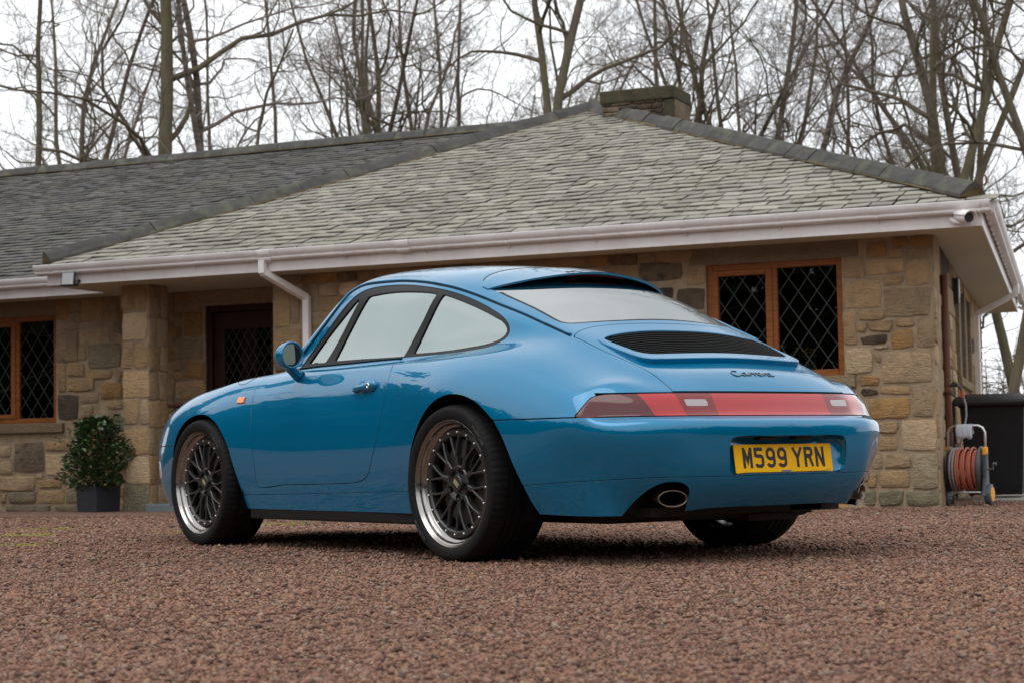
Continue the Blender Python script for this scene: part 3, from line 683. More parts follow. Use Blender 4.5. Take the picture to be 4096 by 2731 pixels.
def make_wheel(front):
    """axis along x, outer face towards -x, lip plane at x = 0"""
    w = empty('wheel'); RT = .322; wd = .232 if front else .268
    rim = .2585
    # tyre
    prof = [(rim - .004, .004), (rim + .002, -.003), (.272, -.0075), (.288, -.0095), (.300, -.0085), (.3075, -.004), (.3125, .004), (.3165, .014), (.3195, .026), (.3208, .040)]
    gro = [.062, .092, .128 if not front else .12, .165 if not front else .15]
    tread = []
    for gx in gro: tread += [(RT - .0006, gx), (RT - .008, gx + .001), (RT - .008, gx + .009), (RT - .0006, gx + .010)]
    far = [(.3208, wd - .04), (.3195, wd - .026), (.3125, wd - .004), (.300, wd + .0085), (.272, wd + .0075), (rim, wd)]
    pr = prof + tread + far; n = 68 * 4; vs = []; L = len(pr)
    for k in range(n):
        a = 2 * PI * (k // 4) / 68 + (0, .35, .42, .72)[k % 4] * 2 * PI / 68 * 1.0
        for i, (r, h) in enumerate(pr):
            if (k % 4 in (0, 3) and False): pass
            rr_ = r
            if k % 4 == 1 or k % 4 == 2:
                if 6 <= i <= 9: rr_ = r - .0026
                if 10 <= i <= L - 6 and (i - 10) % 4 in (0, 3): rr_ = r - .0014
            sl = .10 * max(0, h - .01) / .1 * .12
            vs.append((h, rr_ * math.cos(a + sl), rr_ * math.sin(a + sl)))
    mb = MB(); mb.add(vs, [(k * L + i, ((k + 1) % n) * L + i, ((k + 1) % n) * L + i + 1, k * L + i + 1) for k in range(n) for i in range(L - 1)])
    ty = mb.build('tyre', MT['tyre_rubber'], w, smooth=True); sharp_edges(ty.data, R(32))
    # sidewall lettering and rim guard
    for word, a0 in (('MICHELIN', 35), ('MICHELIN', 215)):
        me = text_mesh(word, .024, .0006, 'sidewall_lettering', .0006)
        for v in me.vertices:
            x, y, z = v.co; a = R(a0) - x / .289; r = .289 + y
            v.co = (-.0102 - z - .0, r * math.cos(a), r * math.sin(a)) if True else v.co
        link_mesh('sidewall_lettering', me, MT['tyre_letter'], ty)
    # outer lip and barrel
    mb = MB(); mb.lathe([(rim - .002, .006), (rim + .001, .001), (rim + .0005, -.0015), (rim - .003, -.002), (rim - .006, .001), (rim - .0075, .006), (.2475, .010), (.2440, .013), (.2425, .022), (.2385, .030), (.2325, .034), (.2265, .037), (.2235, .042), (.2195, .044), (.217, .052), (.216, .060), (.230, .10), (.232, wd - .02), (.25, wd)], 128)
    rm = mb.build('rim', MT['polished_lip'], w, smooth=True); sharp_edges(rm.data, R(38))
    # centre: outer ring
    z0 = .030
    mb = MB(); mb.lathe([(.2195, z0 + .012), (.2185, z0 + .002), (.2165, z0), (.1985, z0), (.1960, z0 + .003), (.1925, z0 + .006), (.1905, z0 + .012), (.1905, z0 + .03), (.2195, z0 + .03)], 120, close=True)
    rg = mb.build('centre_ring', MT['satin_black'], w, smooth=True); sharp_edges(rg.data, R(30))
    mb = MB()
    for k in range(20):
        a = 2 * PI * (k + .5) / 20; c = Vector((z0 - .001, .2075 * math.cos(a), .2075 * math.sin(a)))
        mb.lathe([(.0001, -.0045), (.0022, -.0045), (.0024, -.0030), (.0046, -.0036), (.0050, -.0015), (.0050, .002)], 10, Matrix.Translation(c))
    mb.build('bolt', MT['steel_bolt'], rg, smooth=True)['kind'] = 'stuff'
    # ten forked spokes
    def spoke_mesh():
        mb = MB()
        def seg(p0, p1, w0, w1, d0, d1, h0, h1):
            # p (tangential, radial); bar with rounded crest
            a, b = Vector((p0[0], p0[1])), Vector((p1[0], p1[1])); t = (b - a).normalized(); nn = Vector((-t.y, t.x)); vs = []
            for p, wd_, dd, hh in ((a, w0, d0, h0), (b, w1, d1, h1)):
                for o, z in ((-.5, hh), (-.5, .004), (-.30, 0), (.30, 0), (.5, .004), (.5, hh)): q = p + nn * o * wd_; vs.append((dd + z, q.x, q.y))
            mb.add(vs, [(i, i + 1, i + 7, i + 6) for i in range(5)] + [(0, 6, 11, 5), tuple(range(5, -1, -1)), tuple(range(6, 12))])
        def at(r, deg): return (r * math.sin(R(deg)), r * math.cos(R(deg)))
        seg(at(.062, 0), at(.108, 0), .026, .021, z0 + .004, z0 + .001, .03, .024)
        for s in (-1, 1):
            seg(at(.100, 1.2 * s), at(.122, 3.2 * s), .0125, .0115, z0 + .0012, z0 + .0005, .024, .022)
            seg(at(.119, 3.0 * s), at(.158, 6.6 * s), .0118, .0098, z0 + .0004, z0 + .001, .022, .02)
            seg(at(.155, 6.4 * s), at(.194, 9.2 * s), .0098, .0128, z0 + .001, z0 + .003, .02, .018)
        return mb.mesh('spoke')
    sm = spoke_mesh(); sm.materials.append(MT['satin_black'])
    for k in range(10):
        o = bpy.data.objects.new('spoke', sm); COL.objects.link(o); o.parent = w; o.rotation_euler = (2 * PI * k / 10, 0, 0)
        bevel(o, .0016, 2, R(35))
    # hub
    mb = MB(); mb.lathe([(.0001, z0 - .001), (.031, z0 - .001), (.034, z0 + .002), (.036, z0 + .010), (.046, z0 + .012), (.062, z0 + .004), (.069, z0 + .003), (.074, z0 + .008), (.074, z0 + .05)], 64)
    hb = mb.build('hub', MT['satin_black'], w, smooth=True); sharp_edges(hb.data, R(30))
    mb = MB()
    for k in range(5):
        a = 2 * PI * k / 5 + .3; c = Vector((z0 + .001, .0575 * math.cos(a), .0575 * math.sin(a)))
        mb.lathe([(.0001, .004), (.0115, .004), (.0125, -.0005), (.0142, .0005), (.0145, .006)], 20, Matrix.Translation(c))
    mb.build('lug_well', MT['soot'], hb, smooth=True)['kind'] = 'stuff'
    me = text_mesh('BBS', .024, .0008, 'badge', .0006)
    me.transform(Matrix(((0, 0, -1, z0 - .0016), (-1, 0, 0, 0), (0, 1, 0, 0), (0, 0, 0, 1))) @ Matrix.Rotation(R(62), 4, 'Z')); link_mesh('badge', me, MT['gold_badge'], hb)
    mb = MB(); mb.tube([(.034, .236, 0), (.012, .233, .003)], .003, 6); mb.build('tyre_valve', MT['black_rubber'], rm)
    mb = MB(); mb.lathe([(.06, .075), (.165, .075), (.165, .105), (.06, .105)], 64, close=True); bd = mb.build('brake_disc', MT['brake_iron'], w, smooth=True); sharp_edges(bd.data, R(30))
    mb = MB(); mb.lathe([(.105, .055), (.178, .055), (.183, .062), (.183, .12), (.105, .12)], 14, a0=R(-20) if front else R(-35), a1=R(45) if front else R(30), close=True); mb.build('brake_caliper', MT['brake_caliper'], w)
    mb = MB(); mb.lathe([(.0001, .15), (.215, .15), (.215, .16), (.0001, .16)], 40); mb.build('back_plate', MT['dark_liner'], w)
    return w

def car_details(car, bvh, down, inward, rearhit, deck, body, bumper):
    # wheels
    wf, wr = make_wheel(True), make_wheel(False)
    def place(w, x, y, z, flip, rx):
        w.parent = car; w.location = (x, y, z); w.rotation_euler = (rx if not flip else -rx, 0, PI if flip else 0)
    place(wf, -.8415, 2.272, .3170, False, R(98)); place(wr, -.8560, 0, .3185, False, R(103))
    a = copy_tree(wf); place(a, .8415, 2.272, .3170, True, R(50)); b = copy_tree(wr); place(b, .8560, 0, .3185, True, R(10))
    # wheel housings and underbody
    for s in (-1, 1):
        for yc in (0, 2.272):
            mb = MB(); mb.lathe([(.395, .50 * s), (.385, .80 * s)], 30, Matrix.Translation((0, yc + (.0 if yc else -.06), .30)), a0=R(-20), a1=R(200)); mb.lathe([(.0001, .50 * s), (.395, .50 * s)], 30, Matrix.Translation((0, yc, .30)), a0=R(-20), a1=R(200))
            mb.build('wheel_housing', MT['dark_liner'], car)
    mb = MB(); mb.box((-.55, -.62, .155), (.55, 2.75, .30)); mb.box((-.735, .42, .14), (-.60, 1.84, .22)); mb.box((.60, .42, .14), (.735, 1.84, .22)); bevel(mb.build('underbody', MT['underbody'], car), .02)
    for s in (-1, 1):
        mb = MB(); mb.box((min(s * .772, s * .745), .40, .142), (max(s * .772, s * .745), 1.86, .205)); bevel(mb.build('sill_skirt', MT['black_trim'], car), .008)
    mb = MB(); mb.box((-.565, -.62, .165), (.565, 3.0, .24)); mb.box((-.50, -.84, .185), (.50, -.62, .22)); mb.box((-.765, .43, .160), (-.566, 1.86, .23)); mb.box((.566, .43, .160), (.765, 1.86, .23)); mb.box((-.66, -.66, .225), (-.566, -.45, .25)); mb.box((.566, -.66, .225), (.66, -.45, .25)); mb.box((-.70, 2.66, .19), (-.566, 2.90, .24)); mb.box((.566, 2.66, .19), (.70, 2.90, .24)); mb.build('floor_pan', MT['underbody'], car)
    mb = MB()
    mb.box((-.28, -.74, .165), (.28, -.10, .30)); mb.tube([(-.55, -.64, .235), (-.25, -.70, .225), (0, -.66, .235), (.25, -.70, .225), (.55, -.64, .235)], .058, 12)
    mb.tube([(-.50, -.42, .26), (-.50, -.75, .26)], .065, 14); mb.tube([(.50, -.42, .26), (.50, -.75, .26)], .065, 14)
    mb.tube([(-.70, 0, .30), (-.20, 0, .27), (.20, 0, .27), (.70, 0, .30)], .028, 8)
    mb.box((-.46, -.80, .21), (.46, -.40, .235)); mb.box((.22, -.84, .186), (.40, -.7, .215)); mb.box((-.40, -.82, .182), (-.1, -.6, .21)); mb.box((.05, -.78, .150), (.30, -.52, .18))
    for _ in range(14):
        x = random.uniform(-.42, .42); y = random.uniform(-.75, -.3); mb.tube([(x, y, .17 + random.random() * .03), (x + random.uniform(-.15, .15), y + .2, .18)], random.uniform(.008, .022), 7)
    o = mb.build('engine_underside', MT['underbody'], car); bevel(o, .008)
    # exhausts
    for s in (-1, 1):
        mb = MB(); ax = Vector((.50 * s, -.86, -.02)).normalized(); q4 = ax.to_track_quat('Z', 'Y').to_matrix().to_4x4(); base = Matrix.Translation((s * .508, -.962, .256)) @ q4
        n = 40; rows = []
        for (sx, sy, h) in ((.048, .026, -.22), (.054, .030, -.06), (.0555, .0315, -.01), (.0565, .0325, 0), (.0555, .0315, .003), (.0515, .0275, .001), (.0495, .026, -.02), (.047, .024, -.12), (.001, .001, -.12)):
            rows.append([base @ Vector((sx * math.cos(2 * PI * k / n), sy * math.sin(2 * PI * k / n), h)) for k in range(n)])
        mb.add([p for r_ in rows for p in r_], [(i * n + k, i * n + (k + 1) % n, (i + 1) * n + (k + 1) % n, (i + 1) * n + k) for i in range(len(rows) - 1) for k in range(n)])
        mb.m = [1 if (i // n) >= 6 else 0 for i in range(len(mb.f))]; mb.mi = 1
        mb.build('exhaust_tip', [MT['sooty_steel'], MT['soot']], car, smooth=True)
    # number plate
    Wp, Hp = .520, .111; pc = Vector((0, -1.037, .3985)); tp = R(-7.5)
    MP = Matrix.Translation(pc) @ Matrix.Rotation(tp, 4, 'X')
    out = [(x * 1, y) for x, y in arc(Wp / 2 - .008, Hp / 2 - .008, .008, .008, 0, 90, 4) + arc(-Wp / 2 + .008, Hp / 2 - .008, .008, .008, 90, 180, 4) + arc(-Wp / 2 + .008, -Hp / 2 + .008, .008, .008, 180, 270, 4) + arc(Wp / 2 - .008, -Hp / 2 + .008, .008, .008, 270, 360, 4)]
    mb = MB(); mb.prism(out, -.0015, .0025, MP); plate = mb.build('number_plate', MT['plate_yellow'], car)
    x = -.5 * (7 * 50 + 5 * 11 + 33); ox = x
    for ch in 'M599 YRN':
        if ch == ' ': x += 33 - 11; continue
        mb = MB()
        for i, path in enumerate(glyph(ch)):
            vs, fs = stroke([(px * .001, py * .001) for px, py in path], .0138 if ch != 'M' or i < 2 else .0125)
            cut = [(min(max(v.x, 0), .050) if ch not in 'Y' else v.x, min(max(v.y, 0), .079)) for v in vs]
            mb.add([MP @ Vector((x * .001 + vx, -.0021 - .0001 * i, vy - .0395 + .004)) for vx, vy in cut], fs)
        mb.build('character', MT['plate_black'], plate, fix=False); x += 61
    mb = MB(); mb.box((-.022, -.0022, -.0510), (.030, -.0018, -.0455), MP); mb.box((.222, -.0022, -.0475), (.245, -.0018, -.0460), MP); mb.build('plate_print', MT['plate_print'], plate)
    # script badge
    def sc(pts): return [(x_, y_) for x_, y_ in pts]
    S = {'C': [(17, 17), (13, 19.5), (6, 19.5), (0, 14), (-1, 7), (3, 1.5), (10, 1), (18, 2.5), (24, 5)],
         'a': [(34, 10), (29, 11.5), (24, 9), (23, 4), (26, 1.2), (30, 2.5), (34, 10), (33.5, 4), (35.5, 1.5), (40, 3)],
         'r': [(40, 3), (43, 8), (44, 11), (43, 1.5), (44.5, 7), (48, 10.8), (51, 10.2), (51.5, 8)],
         's': [(51.5, 8), (53, 9), (55, 11), (54, 1.5), (55.5, 7), (59, 10.8), (62, 10.2), (62.5, 8)],
         'e': [(62, 3), (67, 6), (72, 7.5), (72.5, 10.5), (69, 11.5), (65, 8.5), (64.5, 4), (67.5, 1.2), (72, 1.7), (77, 4)],
         'q': [(77, 4), (79, 9), (80, 11), (79, 1.5), (80.5, 7), (84, 10.8), (87, 10.2), (87.5, 8)],
         'z': [(100, 10), (95, 11.5), (90, 9), (89, 4), (92, 1.2), (96, 2.5), (100, 10), (99.5, 4), (101.5, 1.5), (106, 3)]}
    back, face = MB(), MB()
    for k, pts in S.items():
        c = spline(pts, False, 1.2)
        for mbx, wdt, lift_ in ((back, 3.7, .0012), (face, 2.0, .0030)):
            path = []
            for px, py in c:
                X = (px - 52.5) * .00205; Y0 = -.890 + py * .0021 * .86
                p, nn = down(X, Y0); nn = nn if nn.z > 0 else -nn; path.append(p + nn * lift_)
            mbx.tube(path, wdt * .00062, 6, squash=1.0)
    bd = back.build('script_badge', MT['badge_black'], deck, smooth=True); face.build('script_face', MT['badge_edge'], bd, smooth=True)
    # door handles, mirrors
    for s in (-1, 1):
        h, nn = inward(.68, .742, s)
        mb = MB(); K = 16; N = 12; rows = []
        for k in range(K + 1):
            t = k / K; y = .845 - .205 * t; zc = .727 + .018 * t
            ww = np.interp(t, [0, .06, .2, .55, .72, .85, .95, 1], [.003, .010, .013, .013, .024, .026, .020, .004]); dd = np.interp(t, [0, .06, .15, .3, .5, .7, .95, 1], [.002, .012, .024, .034, .034, .028, .022, .004])
            p, _ = inward(y, zc, s); bb = np.interp(t, [0, .12, .22, .52, .66, 1], [-.004, -.002, .014, .016, -.004, -.004])
            rows.append([Vector((p.x + s * (bb + (dd - bb) * (math.cos(w) * .5 + .5)), y, zc + ww * math.sin(w))) for w in (2 * PI * j / N for j in range(N))])
        mb.add([p for r_ in rows for p in r_], [(i * N + k, i * N + (k + 1) % N, (i + 1) * N + (k + 1) % N, (i + 1) * N + k) for i in range(K) for k in range(N)] + [tuple(range(N)), tuple(K * N + j for j in range(N))])
        door = [o for o in car.children if o.name.startswith('door')][0 if s < 0 else 1]
        mb.build('door_handle', MT['blue_paint'], door, smooth=True)
        p, _ = inward(.755, .735, s); cup = MB()
        cup.lathe([(.0001, -.010), (.02, -.009), (.030, -.004), (.036, .0015), (.038, .0005)], 28, Matrix.Translation((p.x - s * .0, .765, .727)) @ Matrix.Scale(-s, 4, Vector((1, 0, 0))) @ Matrix.Scale(1.0, 4, Vector((0, 0, 1))))
        cup.build('handle_cup', MT['blue_paint'], door, smooth=True)
        p, _ = inward(.685, .742, s); mb = MB(); mb.lathe([(.0001, .0), (.006, 0), (.0065, .003), (.0115, .003), (.0125, .0)], 20, Matrix.Translation((p.x + s * .0285, .678, .741)) @ Matrix.Scale(s, 4, Vector((1, 0, 0))))
        mb.build('door_lock', MT['chrome'], door, smooth=True)
        # mirror
        mm = empty('door_mirror', (0, 0, 0), parent=car); cx, cy, cz = s * .834, 1.315, .908; K = 14; N = 32; rows = []
        for k in range(K + 1):
            t = k / K   # 0 rim .. 1 nose
            f = math.sqrt(max(0, 1 - t ** 2.2)); rx = .060 * f; rz = .0635 * f
            rows.append([Vector((cx + s * .012 * t + rx * math.cos(w) * (1 + .10 * (1 - t)), cy + .092 * t, cz - .006 * t + rz * math.sin(w) * (1 + .06 * math.cos(w) * s))) for w in (2 * PI * j / N for j in range(N))])
        lip = [[Vector((cx + (p.x - cx) * q, cy + dy, cz + (p.z - cz) * q)) for p in rows[0]] for q, dy in ((.80, .012), (.84, .001), (.93, -.006), (.985, -.003))]
        rows = lip + rows; mb = MB(); M_ = Matrix.Translation((cx, cy, cz)) @ Matrix.Rotation(R(8 * -s), 4, 'Z') @ Matrix.Rotation(R(-10 * s), 4, 'Y') @ Matrix.Translation((-cx, -cy, -cz))
        mb.add([M_ @ p for r_ in rows for p in r_], [(i * N + k, i * N + (k + 1) % N, (i + 1) * N + (k + 1) % N, (i + 1) * N + k) for i in range(len(rows) - 1) for k in range(N)])
        mb.build('mirror_shell', MT['blue_paint'], mm, smooth=True)
        g_ = [Vector((cx + (p.x - cx) * .82, cy + .008, cz + (p.z - cz) * .82)) for p in rows[4]]
        mb = MB(); mb.add([M_ @ p for p in g_], [tuple(range(N))]); mb.build('mirror_pane', MT['mirror_glass'], mm)
        mb = MB(); foot, _ = inward(1.405, .812, s); mb.tube([(foot.x - s * .01, 1.40, .806), (foot.x + s * .018, 1.395, .822), (s * .805, 1.385, .845), (s * .815, 1.365, .868)], [.030, .026, .021, .024], 14)
        mb.build('mirror_stalk', MT['blue_paint'], mm, smooth=True)
        mb = MB(); mb.tube([(foot.x - s * .012, 1.40, .802), (foot.x + s * .003, 1.40, .810)], .033, 16); mb.build('stalk_gasket', MT['black_rubber'], mm)
    # cabin
    def seat(x):
        t = empty('seat', (x, 0, 0), parent=car)
        mb = MB(); mb.box((-.25, .72, .40), (.25, 1.22, .54)); bevel(mb.build('cushion', MT['seat_leather'], t), .05, 4)
        mb = MB(); M_ = rotM((0, .70, .50), 0, R(18)); mb.box((-.24, -.07, 0), (.24, .07, .52), M_); bevel(mb.build('backrest', MT['seat_leather'], t), .05, 4)
        mb = MB(); mb.box((-.12, -.055, .50), (.12, .045, .66), M_); bevel(mb.build('headrest', MT['seat_leather'], t), .04, 4)
    seat(-.34); seat(.34)
    mb = MB(); mb.box((-.62, 1.48, .55), (.62, 1.78, .83)); bevel(mb.build('dashboard', MT['cabin'], car), .05, 3)
    mb = MB(); M_ = rotM((.33, 1.33, .80), 0, R(68)); mb.lathe([(.185 + .013 * math.cos(w), .013 * math.sin(w)) for w in (2 * PI * k / 8 for k in range(8))], 36, M_, axis='z', close=True); mb.box((-.18, -.015, -.01), (.18, .015, .01), M_); mb.build('steering_wheel', MT['cabin'], car, smooth=True)
    mb = MB(); mb.box((-.60, -.30, .30), (.60, .35, .74)); mb.box((-.72, -.2, .28), (.72, 1.7, .36)); bevel(mb.build('cabin_floor', MT['cabin'], car), .04, 3)
RW = [(-0.78, -0.592, 1.92, 2.108, 't'), (-0.571, -0.385, 2.096, 2.226, 'o'), (-0.583, -0.244, 1.946, 2.079, 't'), (-0.23, -0.023, 1.826, 2.059, 't'), (-0.787, -0.445, 1.656, 1.908, 't'), (-0.433, -0.248, 1.842, 1.934, 't'), (-0.423, -0.023, 1.565, 1.814, 'b'), (-0.796, -0.681, 1.337, 1.637, 't'), (-0.662, -0.426, 1.539, 1.636, 't'), (-0.665, -0.583, 1.446, 1.535, 't'), (-0.575, -0.357, 1.439, 1.536, 't'), (-0.332, -0.164, 1.47, 1.55, 't'), (-0.643, -0.408, 1.328, 1.417, 'k'), (-0.384, -0.176, 1.286, 1.455, 'o'), (-0.15, 0.0, 1.286, 1.542, 'b'), (-0.788, -0.543, 1.082, 1.309, 'p'), (-0.54, -0.402, 1.282, 1.318, 'p'), (-0.526, -0.47, 1.174, 1.262, 'b'), (-0.464, -0.025, 0.988, 1.26, 'b'), (-0.785, -0.695, 0.955, 1.061, 't'), (-0.662, -0.484, 0.974, 1.063, 'o'), (-0.657, -0.503, 0.886, 0.95, 'k'), (-0.486, -0.222, 0.887, 0.967, 't'), (-0.208, -0.01, 0.689, 0.968, 'b'), (-0.58, -0.226, 0.68, 0.864, 'o'), (-0.496, -0.335, 0.552, 0.656, 't'), (-0.313, 0.004, 0.395, 0.666, 'p'), (-0.516, -0.332, 0.4, 0.528, 't'), (-0.586, -0.481, 0.241, 0.377, 'b'), (-0.457, -0.233, 0.247, 0.374, 'b'), (-0.219, 0.01, 0.061, 0.37, 'g'), (-0.518, -0.245, 0.079, 0.231, 't'), (-0.615, -0.534, 0.081, 0.209, 't'), (-0.531, -0.306, -0.08, 0.056, 'm'), (-0.29, 0.002, -0.089, 0.053, 'm'), (-0.66, -0.547, -0.079, 0.049, 'm'), (-0.342, -0.206, 2.181, 2.261, 'o'), (-0.189, 0.002, 2.17, 2.269, 'o'), (-0.369, -0.241, 2.082, 2.17, 't'), (-0.225, -0.01, 2.071, 2.158, 'b'), (-2.23, -2.063, 1.937, 2.126, 't'), (-2.342, -2.069, 1.707, 1.918, 'k'), (-2.59, -2.367, 1.822, 1.933, 'k')]
LW = [(-10.102, -9.794, 1.559, 1.893, 'b'), (-9.774, -9.363, 1.731, 1.918, 'b'), (-9.982, -9.784, 1.907, 1.948, 'b'), (-9.667, -9.209, 1.468, 1.75, 'g'), (-9.785, -9.686, 1.567, 1.722, 'b'), (-10.084, -9.964, 1.219, 1.545, 't'), (-9.944, -9.697, 1.391, 1.546, 't'), (-9.687, -9.336, 1.349, 1.446, 't'), (-9.288, -9.201, 1.324, 1.445, 't'), (-9.945, -9.57, 1.219, 1.365, 't'), (-9.483, -9.192, 1.126, 1.311, 'o'), (-10.075, -9.787, 0.899, 1.192, 'k'), (-9.777, -9.512, 1.086, 1.208, 'b'), (-9.768, -9.591, 0.917, 1.071, 'b'), (-9.416, -9.193, 1.005, 1.101, 't'), (-10.895, -10.741, 0.491, 0.631, 'p'), (-10.691, -10.266, 0.314, 0.658, 's'), (-10.236, -9.848, 0.552, 0.666, 't'), (-10.247, -9.889, 0.269, 0.52, 'p'), (-10.895, -10.711, 0.302, 0.45, 'p'), (-10.377, -10.287, 0.247, 0.304, 'p'), (-9.869, -9.673, 0.217, 0.362, 't'), (-10.895, -10.388, 0.103, 0.275, 'b'), (-10.347, -10.028, 0.14, 0.237, 't'), (-9.979, -9.693, -0.033, 0.226, 'g'), (-10.896, -10.804, -0.035, 0.08, 'b'), (-10.773, -10.388, -0.037, 0.094, 'g'), (-10.358, -9.989, -0.039, 0.115, 't'), (-10.804, -10.178, -0.13, -0.058, 'g'), (-10.118, -9.733, -0.132, -0.061, 'g'), (-11.225, -10.926, 0.495, 0.636, 't'), (-11.226, -10.926, 0.305, 0.454, 'b')]
PW = [(-8.553, -8.407, 1.951, 2.05, 'b'), (-8.371, -8.14, 1.768, 2.051, 'o'), (-8.657, -8.409, 1.768, 1.891, 'o'), (-8.644, -8.135, 1.528, 1.749, 'b'), (-8.66, -8.397, 1.409, 1.52, 't'), (-8.347, -8.108, 1.313, 1.509, 'o'), (-8.602, -8.376, 1.309, 1.396, 't'), (-8.647, -8.501, 1.164, 1.288, 't'), (-8.487, -8.103, 1.095, 1.297, 't'), (-8.648, -8.56, 1.103, 1.153, 'p'), (-8.65, -8.17, 0.816, 0.975, 't')]
CW = [(-8.495, -8.349, 2.002, 2.315, 't'), (-8.333, -8.178, 1.994, 2.282, 't'), (-8.493, -8.176, 1.695, 1.977, 'p'), (-8.49, -8.351, 1.395, 1.675, 't'), (-8.332, -8.157, 1.389, 1.664, 't'), (-8.478, -8.15, 1.092, 1.37, 't'), (-8.475, -8.28, 0.808, 1.075, 't'), (-8.266, -8.148, 0.804, 1.066, 'p')]
MW = [(-6.64, -6.438, 1.748, 2.111, 't'), (-6.425, -6.321, 1.775, 2.068, 'b'), (-6.63, -6.318, 1.514, 1.734, 't'), (-6.633, -6.477, 1.297, 1.498, 's'), (-6.213, -6.039, 1.719, 1.854, 'b'), (-6.209, -6.041, 1.573, 1.696, 'b')]
# ------------------------------------------------------------------ site frame: X right along the front wall, Y into the house
HO = Vector((7.32675515, 4.50840869, 0)); HX = Vector((.50335638, -.86407891, 0)); HY = Vector((.86407891, .50335638, 0))
HM = Matrix(((HX.x, HY.x, 0, HO.x), (HX.y, HY.y, 0, HO.y), (0, 0, 1, 0), (0, 0, 0, 1)))
HRZ = math.atan2(HX.y, HX.x)
def sstep(t): t = min(max(t, 0), 1); return t * t * (3 - 2 * t)
def gz_h(X, Y):
    return -.095 * sstep((Y + 7.8) / 7.3) - .035 * sstep((Y - .0) / 1.0) * sstep((-X - 4) / 4)
def gz(x, y):
    d = Vector((x, y, 0)) - HO; return gz_h(d.dot(HX), d.dot(HY))
def hw(X, Y, Z): return HM @ Vector((X, Y, Z))

def stone_mat(name, a, b, dark, stain=.35, green=0):
    m = mat(name, a, .9, spec=.25); g = NG(m); oi = g.n('ObjectInfo'); tc = g.n('TexCoord')
    ad = g.n('VectorMath'); ad.operation = 'ADD'; g.l(tc.outputs['Object'], ad.inputs[0])
    ml = g.n('VectorMath'); ml.operation = 'SCALE'; ml.inputs[3].default_value = 37; cb = g.n('CombineXYZ')
    for k in range(3): g.l(oi.outputs['Random'], cb.inputs[k])
    g.l(cb.outputs[0], ml.inputs[0]); g.l(ml.outputs[0], ad.inputs[1]); v = ad.outputs[0]
    c = g.mix(g.ramp(g.noise(v, 5, 5, .6), [(.35, (0, 0, 0)), (.68, (1, 1, 1))]), a, b)
    hv = g.n('HueSaturation'); g.l(c, hv.inputs['Color']); g.l(g.math('ADD', g.math('MULTIPLY', oi.outputs['Random'], .5), .72), hv.inputs['Value'])
    c = g.mix(g.math('MULTIPLY', g.ramp(g.noise(v, 9, 6, .7), [(.50, (0, 0, 0)), (.72, (1, 1, 1))]), stain), hv.outputs[0], dark)
    mp = g.n('Mapping'); mp.inputs['Scale'].default_value = (6, 6, 38); g.l(v, mp.inputs[0]); st = g.noise(mp.outputs[0], 2.2, 4)
    c = g.mix(g.math('MULTIPLY', g.ramp(st, [(.45, (0, 0, 0)), (.6, (1, 1, 1))]), .22), c, tuple(x * .55 for x in a))
    if green: c = g.mix(g.math('MULTIPLY', g.ramp(g.noise(v, 4, 5), [(.4, (0, 0, 0)), (.65, (1, 1, 1))]), green), c, (.09, .10, .04))
    g.col(c); h = g.math('ADD', g.noise(v, 26, 8, .7), g.math('MULTIPLY', st, .6)); g.bump(h, 1.0, .035); return m
stone_mat('stone_t', (.600, .405, .215), (.480, .330, .185), (.07, .055, .045))
stone_mat('stone_b', (.530, .380, .225), (.430, .320, .200), (.06, .05, .04), .5)
stone_mat('stone_o', (.540, .315, .125), (.450, .275, .125), (.07, .05, .035), .4)
stone_mat('stone_p', (.650, .480, .300), (.530, .395, .245), (.12, .09, .06), .3)
stone_mat('stone_k', (.17, .125, .085), (.085, .064, .048), (.02, .017, .015), .5)
stone_mat('stone_g', (.400, .320, .215), (.325, .265, .175), (.06, .055, .04), .4, .25)
stone_mat('stone_m', (.330, .280, .185), (.250, .220, .140), (.07, .065, .04), .5, .35)
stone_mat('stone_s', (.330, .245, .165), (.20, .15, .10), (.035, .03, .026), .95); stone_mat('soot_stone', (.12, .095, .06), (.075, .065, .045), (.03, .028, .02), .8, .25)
stone_mat('dressed_stone', (.350, .260, .160), (.300, .225, .145), (.09, .07, .05), .25)
m = mat('mortar', (.21, .17, .125), .95, spec=.2); g = NG(m); v = g.coord(); g.col(g.ramp(g.noise(v, 8, 6), [(.3, (.25, .185, .125)), (.7, (.42, .32, .215))])); g.bump(g.noise(v, 60, 6), .6, .01)
m = mat('upvc_white', (.78, .75, .75), .38); g = NG(m); v = g.coord(); g.col(g.mix(g.ramp(g.noise(v, 3, 6, .7), [(.4, (0, 0, 0)), (.8, (1, 1, 1))]), (.82, .79, .79), (.64, .60, .57)))
mat('soffit_board', (.52, .47, .36), .6)
m = mat('oak_frame', (.24, .085, .022), .55, spec=.25); g = NG(m); v = g.coord((1, 1, 9)); g.col(g.ramp(g.noise(v, 7, 5, .6), [(.3, (.16, .048, .010)), (.7, (.32, .108, .024))])); g.bump(g.noise(v, 30, 4), .15, .004)
mat('door_timber', (.035, .012, .008), .5, spec=.3)
mat('lead_came', (.045, .045, .045), .6, 0, spec=.3)
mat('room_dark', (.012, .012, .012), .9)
mat('curtain', (.16, .15, .11), .9)
glass('house_glass', (.5, .52, .5), (.9, .92, .92), 1.55)
